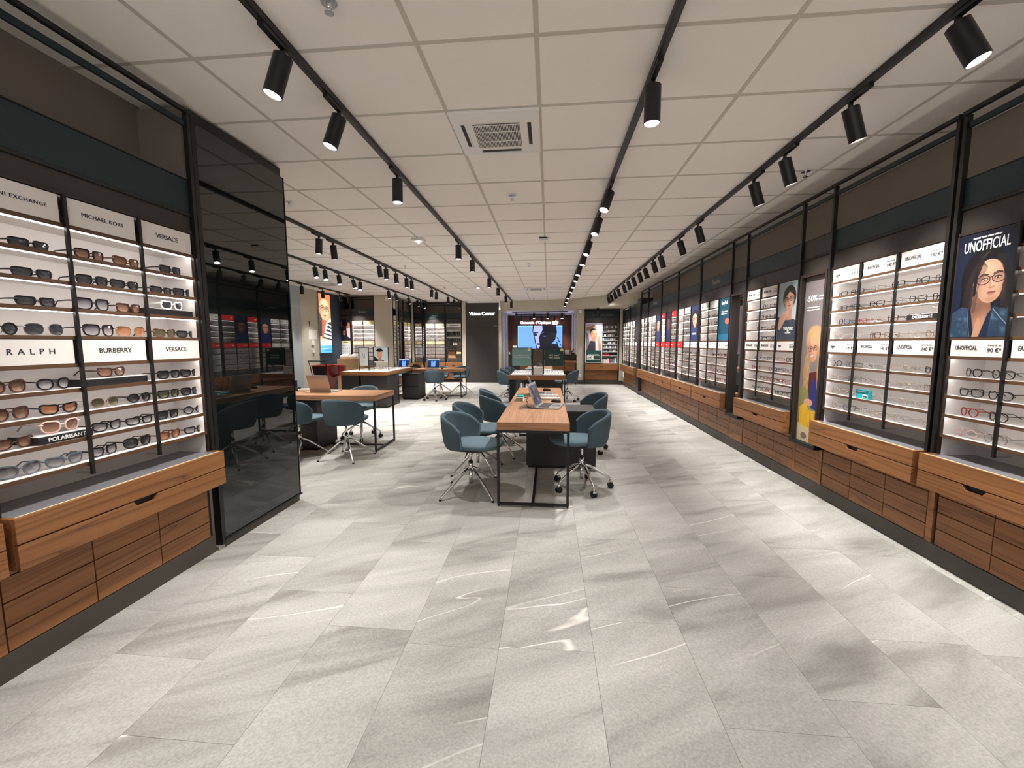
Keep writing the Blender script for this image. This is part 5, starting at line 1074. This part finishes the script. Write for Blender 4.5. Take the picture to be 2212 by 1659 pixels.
def pal(r, rr): return rr.choice(['black', 'black', 'brown', 'tortoise', 'blue', 'silver', 'clear'] if r < 4 else ['beige', 'clear', 'pink', 'gold', 'grey', 'black', 'brown', 'red'])
def fill(Wl, u0, u1, zs, name, grp, pitch, skip=None, detail=1, limit=999, dens=1.0, colf=None):
    rr = random.Random(int(abs(u0)*100)+len(name)); zz = [zs[2], zs[3], zs[4], zs[5], zs[7], zs[8], zs[9], zs[10]]; out = []
    for r in range(8):
        lo, hi = u0+.10, u1-.10
        if skip and r < 4: lo, hi = (skip[1]+.07, hi) if skip[0] <= u0+.1 else (lo, hi)
        n = max(1, int((hi-lo)/pitch)); pos = [lo+(k+.5)*(hi-lo)/n+rr.uniform(-.015, .015) for k in range(n)]
        if Wl.k == 'R': pos = pos[::-1]
        for i, u in enumerate(pos):
            if skip and r < 4 and skip[0]-.06 < u < skip[1]+.06: continue
            if rr.random() > dens: continue
            c = colf(r, rr) if colf else pal(r, rr); sh = rr.choice(shp); p = Wl.pt(u, .05+rr.uniform(-.01, .02), zz[r]+.0012); rot = face_rot(Wl)+rr.uniform(-.25, .25)
            if detail >= 0: S(sh, c, 'clear', p, rot, f'{c} {sh} spectacles, {ORD[i]} from left, {ORD[r]} shelf, {name}', grp, detail)
            else: out.append((sh, c, p, rot))
    return out
fill(WR, 4.36, 5.40, ZR, 'third right wall case', 'spectacles in the third right wall case', .168, (4.34, 4.68), 1)
fill(WR, 5.88, 6.96, ZR, 'fourth right wall case', 'spectacles in the fourth right wall case', .18, (5.86, 6.22), 1)
rest = []
for (a, b, sk) in ((7.05, 8.12, (7.0, 7.4)), (8.2, 9.3, None), (9.4, 10.46, (9.3, 9.74)), (10.55, 11.25, None), (11.68, 12.76, (11.6, 12.03)), (12.85, 13.94, None)): rest += fill(WR, a, b, ZR, 'x', 'x', .16, sk, -1)
for Wl, a, b in ((WA, -6.17, -5.47), (WBk, -4.48, -3.80), (WS, 12.49, 12.94), (WS, 13.42, 14.08), (WBk, -4.88, -4.64)): rest += fill(Wl, a, b, ZF, 'y', 'y', .16, None, -1)
vv, ff, mi, mats = [], [], [], []
for (sh, c, p, rot) in rest:
    me = one_mesh(sh, c, 'clear'); R_ = Matrix.Translation(p) @ Matrix.Rotation(rot, 4, 'Z'); o_ = len(vv); vv += [tuple(R_ @ v.co) for v in me.vertices]
    idx = []
    for mt in me.materials:
        if mt not in mats: mats.append(mt)
        idx.append(mats.index(mt))
    for pl_ in me.polygons: ff.append(tuple(i+o_ for i in pl_.vertices)); mi.append(idx[pl_.material_index])
me = bpy.data.meshes.new('spectacles_far'); me.from_pydata(vv, [], ff)
for mt in mats: me.materials.append(mt)
me.polygons.foreach_set('material_index', mi); o = link('distant_spectacles', me, kind='stuff'); tag(o, 'rows of small spectacles on the shelves of the distant display cases', 'spectacles')

# ------------------------------------------------------------------ track lighting
def track(x0, y0, x1, y1, z, label):
    t = thing('lighting_track', label, 'light track', ((x0+x1)/2, (y0+y1)/2, z))
    dx, dy = x1-x0, y1-y0
    if abs(dx) < abs(dy):
        MB().box(x0-.018, x0+.018, y0, y1, z-.034, z-.0005).build('rail', M['black'], t); MB().box(x0-.006, x0+.006, y0+.01, y1-.01, z-.0355, z-.034).build('slot', M['charcoal'], t); MB().box(x0-.019, x0+.019, y1, y1+.01, z-.034, z-.001).build('end_cap', M['rubber'], t)
    else: MB().box(x0, x1, y0-.018, y0+.018, z-.034, z-.0005).build('rail', M['black'], t); MB().box(x1, x1+.01, y0-.018, y0+.018, z-.034, z-.001).build('end_cap', M['rubber'], t)
    return t
track(-1.31, -1.0, -1.31, 14.55, CZ, 'black ceiling track running left of the centre desks'); track(.56, -1.0, .56, 14.25, CZ, 'black ceiling track running right of the centre desks'); track(1.80, -1.0, 1.80, 13.15, CZ, 'black ceiling track nearest the right wall')
track(-3.10, 4.0, -3.10, 14.6, CZ, 'black ceiling track beyond the glass column, first from the centre'); track(-4.36, 4.0, -4.36, 14.4, CZ, 'black ceiling track beyond the glass column, second from the centre'); track(-6.05, 5.0, -6.05, 12.1, CZ, 'short black ceiling track nearest the far left wall')
HM = dict(body=MB().tube([(0, 0, 0), (0, 0, -.195)], .044, 28, False).loft([[(.044*math.cos(a), .044*math.sin(a), 0) for a in [2*PI*i/28 for i in range(28)]], [(.02*math.cos(a), .02*math.sin(a), .006) for a in [2*PI*i/28 for i in range(28)]]], capa=False).mesh('body', M['black']),
          lens=MB().loft([[(.040*math.cos(a), .040*math.sin(a), -.186) for a in [2*PI*i/28 for i in range(28)]], [(.040*math.cos(a), .040*math.sin(a), -.184) for a in [2*PI*i/28 for i in range(28)]]]).mesh('lens', M['lamp']),
          ring=MB().loft([[(r_*math.cos(a), r_*math.sin(a), z_) for a in [2*PI*i/28 for i in range(28)]] for r_, z_ in ((.044, -.195), (.0405, -.195), (.0405, -.180))], capa=False, capb=False).mesh('ring', M['silver']),
          adapter=MB().box(-.014, .014, -.16, .02, -.022, 0).mesh('adapter', M['black']), joint=MB().tube([(0, 0, 0), (0, 0, -.035)], .013, 12).mesh('joint', M['black']))
LD = {}
def light_data(p, ang, blend):
    k = (p, ang, blend)
    if k not in LD:
        l = bpy.data.lights.new('spot', 'SPOT'); l.energy = p; l.spot_size = math.radians(ang); l.spot_blend = blend; l.shadow_soft_size = .035; l.color = (1.0, .968, .925); LD[k] = l
    return LD[k]
def spot(x, y, z, aim, label, grp, power, ang=75, blend=.9):
    # aim = (dx, dy): horizontal offset of the beam per unit of drop
    t = thing('track_spotlight', label, 'spotlight', (x, y, z-.034), 0, grp)
    link('adapter', HM['adapter'], t); link('joint', HM['joint'], t, loc=(0, 0, -.02))
    d = Vector((aim[0], aim[1], -1)).normalized(); q = Vector((0, 0, -1)).rotation_difference(d)
    b = link('body', HM['body'], t, loc=(0, 0, -.055)); b.rotation_euler = q.to_euler(); link('lens', HM['lens'], b); link('ring', HM['ring'], b)
    l = link('bulb', light_data(power, ang, blend), t, loc=Vector((0, 0, -.055))+d*.20); l.rotation_euler = q.to_euler()
def num(i, n): return ORD[i] if i < 12 else ['thirteenth', 'fourteenth', 'fifteenth', 'sixteenth', 'seventeenth', 'eighteenth'][i-12]
t1 = [2.04, 2.58, 3.56, 5.94, 7.01, 9.0, 10.54, 12.44, 14.26]; a1 = [(-.28, -.12), (-.30, -.15), (0, -.05)]+[(-.0, .0)]*6
for i, (y, a) in enumerate(zip(t1, a1)): spot(-1.31, y, CZ, a, f'{ORD[i]} spotlight from the camera on the track left of the centre', 'track spotlights', SPOT_POWER*(.72 if i < 3 else 1.0))
spot(-1.31, .6, CZ, (.1, .1), 'spotlight behind the camera on the track left of the centre', 'track spotlights', SPOT_POWER*.7)
t2 = [2.45, 4.04, 4.87, 5.95, 6.7, 7.67, 8.41, 9.31, 10.22, 11.59, 12.73, 14.0]; a2 = [(0, 0), (-.35, -.30), (-.30, -.25), (-.30, -.25), (-.25, -.25)]+[(-.25, -.2)]*7
for i, (y, a) in enumerate(zip(t2, a2)): spot(.56, y, CZ, a, f'{ORD[i]} spotlight from the camera on the track right of the centre', 'track spotlights', SPOT_POWER*(.72 if i < 1 else .85))
spot(.56, .7, CZ, (-.1, .2), 'spotlight behind the camera on the track right of the centre', 'track spotlights', SPOT_POWER*.7)
t3 = [2.13, 2.78, 3.47, 3.95, 5.32, 6.01, 7.01, 7.48, 8.1, 8.61, 9.2, 9.76, 10.36, 11.14, 11.75, 12.43, 13.0]
for i, y in enumerate(t3): spot(1.80, y, CZ, (.34, .05 if i else -.25), f'{num(i, 17)} spotlight from the camera on the track nearest the right wall', 'track spotlights', WALL_SPOT)
spot(1.80, 1.1, CZ, (.34, 0), 'spotlight behind the camera on the track nearest the right wall', 'track spotlights', WALL_SPOT)
l2 = [5.4, 5.76, 7.35, 7.67, 8.17, 8.79, 9.12, 10.73, 11.18, 12.48, 13.28, 14.04]
for i, y in enumerate(l2): spot(-3.10, y, CZ, (random.uniform(-.15, .15), random.uniform(-.1, .2)), f'{ORD[i]} spotlight along the first track beyond the glass column', 'track spotlights', WALL_SPOT*.85)
l3 = [7.4, 7.74, 8.27, 8.9, 9.24, 10.91, 11.41, 12.49, 13.34, 13.68, 14.04, 14.36]
for i, y in enumerate(l3): spot(-4.36, y, CZ, (random.uniform(.1, .3), random.uniform(-.35, -.1) if i < 5 else random.uniform(-.1, .3)), f'{ORD[i]} spotlight along the second track beyond the glass column', 'track spotlights', WALL_SPOT*.85)
for i, y in enumerate([9.65, 10.59, 11.49, 11.95]): spot(-6.05, y, CZ, (0, .05) if i < 2 else (.1, .3), f'{ORD[i]} spotlight along the short far left track', 'track spotlights', WALL_SPOT*.85)
for i in range(1, 3): spot(-3.1, 4.2+.6*i-.9, CZ, (0, 0), f'{["nearer", "further"][i-1]} spotlight hidden behind the glass column', 'track spotlights', WALL_SPOT*.85)
# alcove tracks
track(-1.35, 15.0, .65, 15.0, 2.573, 'near short track across the alcove ceiling'); track(-1.3, 16.4, .62, 16.4, 2.573, 'far short track across the alcove ceiling')
for i, x in enumerate([-1.2, -.55, -.05, .46]): spot(x, 15.0, 2.573, (0, -.35) if i else (0, .5), f'{ORD[i]} spotlight from left on the near alcove track', 'track spotlights', WALL_SPOT*.4)
for i, x in enumerate([-1.1, -.75, -.3, .2, .5]): spot(x, 16.4, 2.573, (0, .45), f'{ORD[i]} spotlight from left on the far alcove track', 'track spotlights', WALL_SPOT*.4)
track(1.60, 13.70, 1.60, 14.0, 2.58, 'stub track in front of the contact lens case'); 
for i, x in enumerate([1.60, 1.61]): spot(x, 13.75+.14*i, 2.58, (.1, .2), f'{["left", "right"][i]} one of two spotlights in front of the contact lens case', 'track spotlights', WALL_SPOT*.5)
alc = bpy.data.lights.new('alcove_glow', 'AREA'); alc.shape = 'RECTANGLE'; alc.size = 2.2; alc.size_y = .03; alc.energy = 9; alc.color = (.45, .45, 1.0)  # added lamps, turned to the alcove side walls to tint them violet
for sx, xx, ry in ((1, -1.60, -PI/2), (-1, .86, PI/2)):
    o = thing('added_violet_glow', f'added violet glow lamp on the {"left" if sx > 0 else "right"} side of the alcove', 'light', (xx, 15.6, 1.4)); MB().box(xx-.01, xx+.01, 15.59, 15.61, .0, 2.573).build('helper_bar', M['silver'], o)
    l = link('helper_lamp', alc, o); l.rotation_euler = (0, ry, 0); l.location = (-.02*sx, 0, 0)

# ------------------------------------------------------------------ ceiling fittings
def cassette(x0, y0, label):
    t = thing('air_conditioner', label, 'air conditioner', (x0+.3, y0+.3, CZ)); z = CZ
    bev(MB().box(x0+.003, x0+.597, y0+.003, y0+.597, z-.016, z+.0).build('panel', M['plastic'], t), .003); MB().box(x0+.14, x0+.46, y0+.15, y0+.47, z-.019, z-.0162).build('grille_bed', M['rubber'], t)
    for i in range(30): MB().box(x0+.145+.0106*i, x0+.149+.0106*i, y0+.15, y0+.47, z-.024, z-.019).build('grille_fin', M['plastic'], t)
    for yy in (.15, .24, .37, .465): MB().box(x0+.14, x0+.46, y0+yy-.004, y0+yy+.004, z-.0255, z-.024).build('grille_bar', M['plastic'], t)
    for (a, b, c, d) in ((.15, .45, .515, .545), (.15, .45, .06, .09), (.06, .085, .15, .45), (.515, .54, .15, .45)): MB().box(x0+a, x0+b, y0+c, y0+d, z-.0172, z-.016).build('air_slot', M['rubber'] if (a, c) != (.15, .06) else M['plastic'], t)
    for (a, b, c, d) in ((.145, .455, .548, .556), (.089, .096, .15, .45), (.501, .511, .15, .45)): MB().box(x0+a, x0+b, y0+c, y0+d, z-.024, z-.016).build('louvre', M['plastic'], t)
cassette(-.67, 2.741, 'square ceiling air conditioner with dark grille near the camera'); cassette(-.67, 11.14, 'distant square ceiling air conditioner above the desks'); cassette(-5.9, 9.6, 'distant ceiling air conditioner over the left area')
def sprinkler(x, y, label, z=CZ):
    t = thing('sprinkler', label, 'sprinkler', (x, y, z), 0, 'ceiling sprinklers'); MB().tube([(x, y, z), (x, y, z-.006)], .035, 20).build('rosette', M['chrome'], t); MB().tube([(x, y, z-.006), (x, y, z-.035)], .010, 10).build('body', M['chrome'], t); MB().tube([(x, y, z-.045), (x, y, z-.048)], .02, 14).build('deflector', M['chrome'], t); MB().tube([(x-.012, y, z-.03), (x-.012, y, z-.046)], .002, 6).tube([(x+.012, y, z-.03), (x+.012, y, z-.046)], .002, 6).build('arm', M['chrome'], t)
for (x, y, l_) in ((-.97, 1.86, 'chrome ceiling sprinkler at the top edge of the picture'), (-.38, 4.28, 'chrome ceiling sprinkler just beyond the near air conditioner'), (-.39, 7.89, 'ceiling sprinkler above the centre, between the two air conditioners'), (-2.75, 4.25, 'ceiling sprinkler just beyond the black glass column'), (-2.78, 7.83, 'ceiling sprinkler near the first left track'),
                   (-.52, 13.97, 'furthest ceiling sprinkler before the alcove'), (-5.38, 11.03, 'ceiling sprinkler above the red trolley'), (-2.79, 10.85, 'ceiling sprinkler above the back left desk'), (2.23, 3.95, 'ceiling sprinkler beside the track nearest the right wall')): sprinkler(x, y, l_)
for (x, y, l_) in ((-1.88, 5.88, 'nearer white emergency light on the ceiling'), (-1.89, 10.9, 'further white emergency light on the ceiling')): t = thing('emergency_light', l_, 'light', (x, y, CZ)); bev(MB().box(x-.09, x+.09, y-.07, y+.07, CZ-.035, CZ).build('housing', M['plastic'], t), .01); MB().tube([(x, y, CZ-.035), (x, y, CZ-.05)], .022, 14).build('lens', M['lamp'], t)
t = thing('alarm_sensor', 'white box shaped sensor on the ceiling above the centre desk', 'sensor', (-.09, 6.0, CZ)); bev(MB().box(-.155, -.03, 5.94, 6.07, CZ-.045, CZ).build('housing', M['plastic'], t), .004); MB().box(-.145, -.04, 5.935, 5.94, CZ-.02, CZ-.005).build('sensor_window', M['rubber'], t)
tag(MB().tube([(.17, 11.3, CZ), (.17, 11.3, CZ-.015)], .16, 28).build('round_diffuser', M['plastic']), 'round white diffuser on the far ceiling', 'vent')
for (x, y, z, l_) in ((-4.97, 12.33, 2.80, 'small white alarm box at the top of the beige pillar'), (1.05, 14.22, 2.5, 'small white alarm box right of the alcove')): tag(bev(MB().box(x-.05, x+.05, y-.03, y+.02, z-.06, z+.06).build('alarm_box', M['plastic']), .01), l_, 'alarm')
print('individual eyewear', n_ind, 'ceiling tiles', nt, 'objects', len(C.objects))
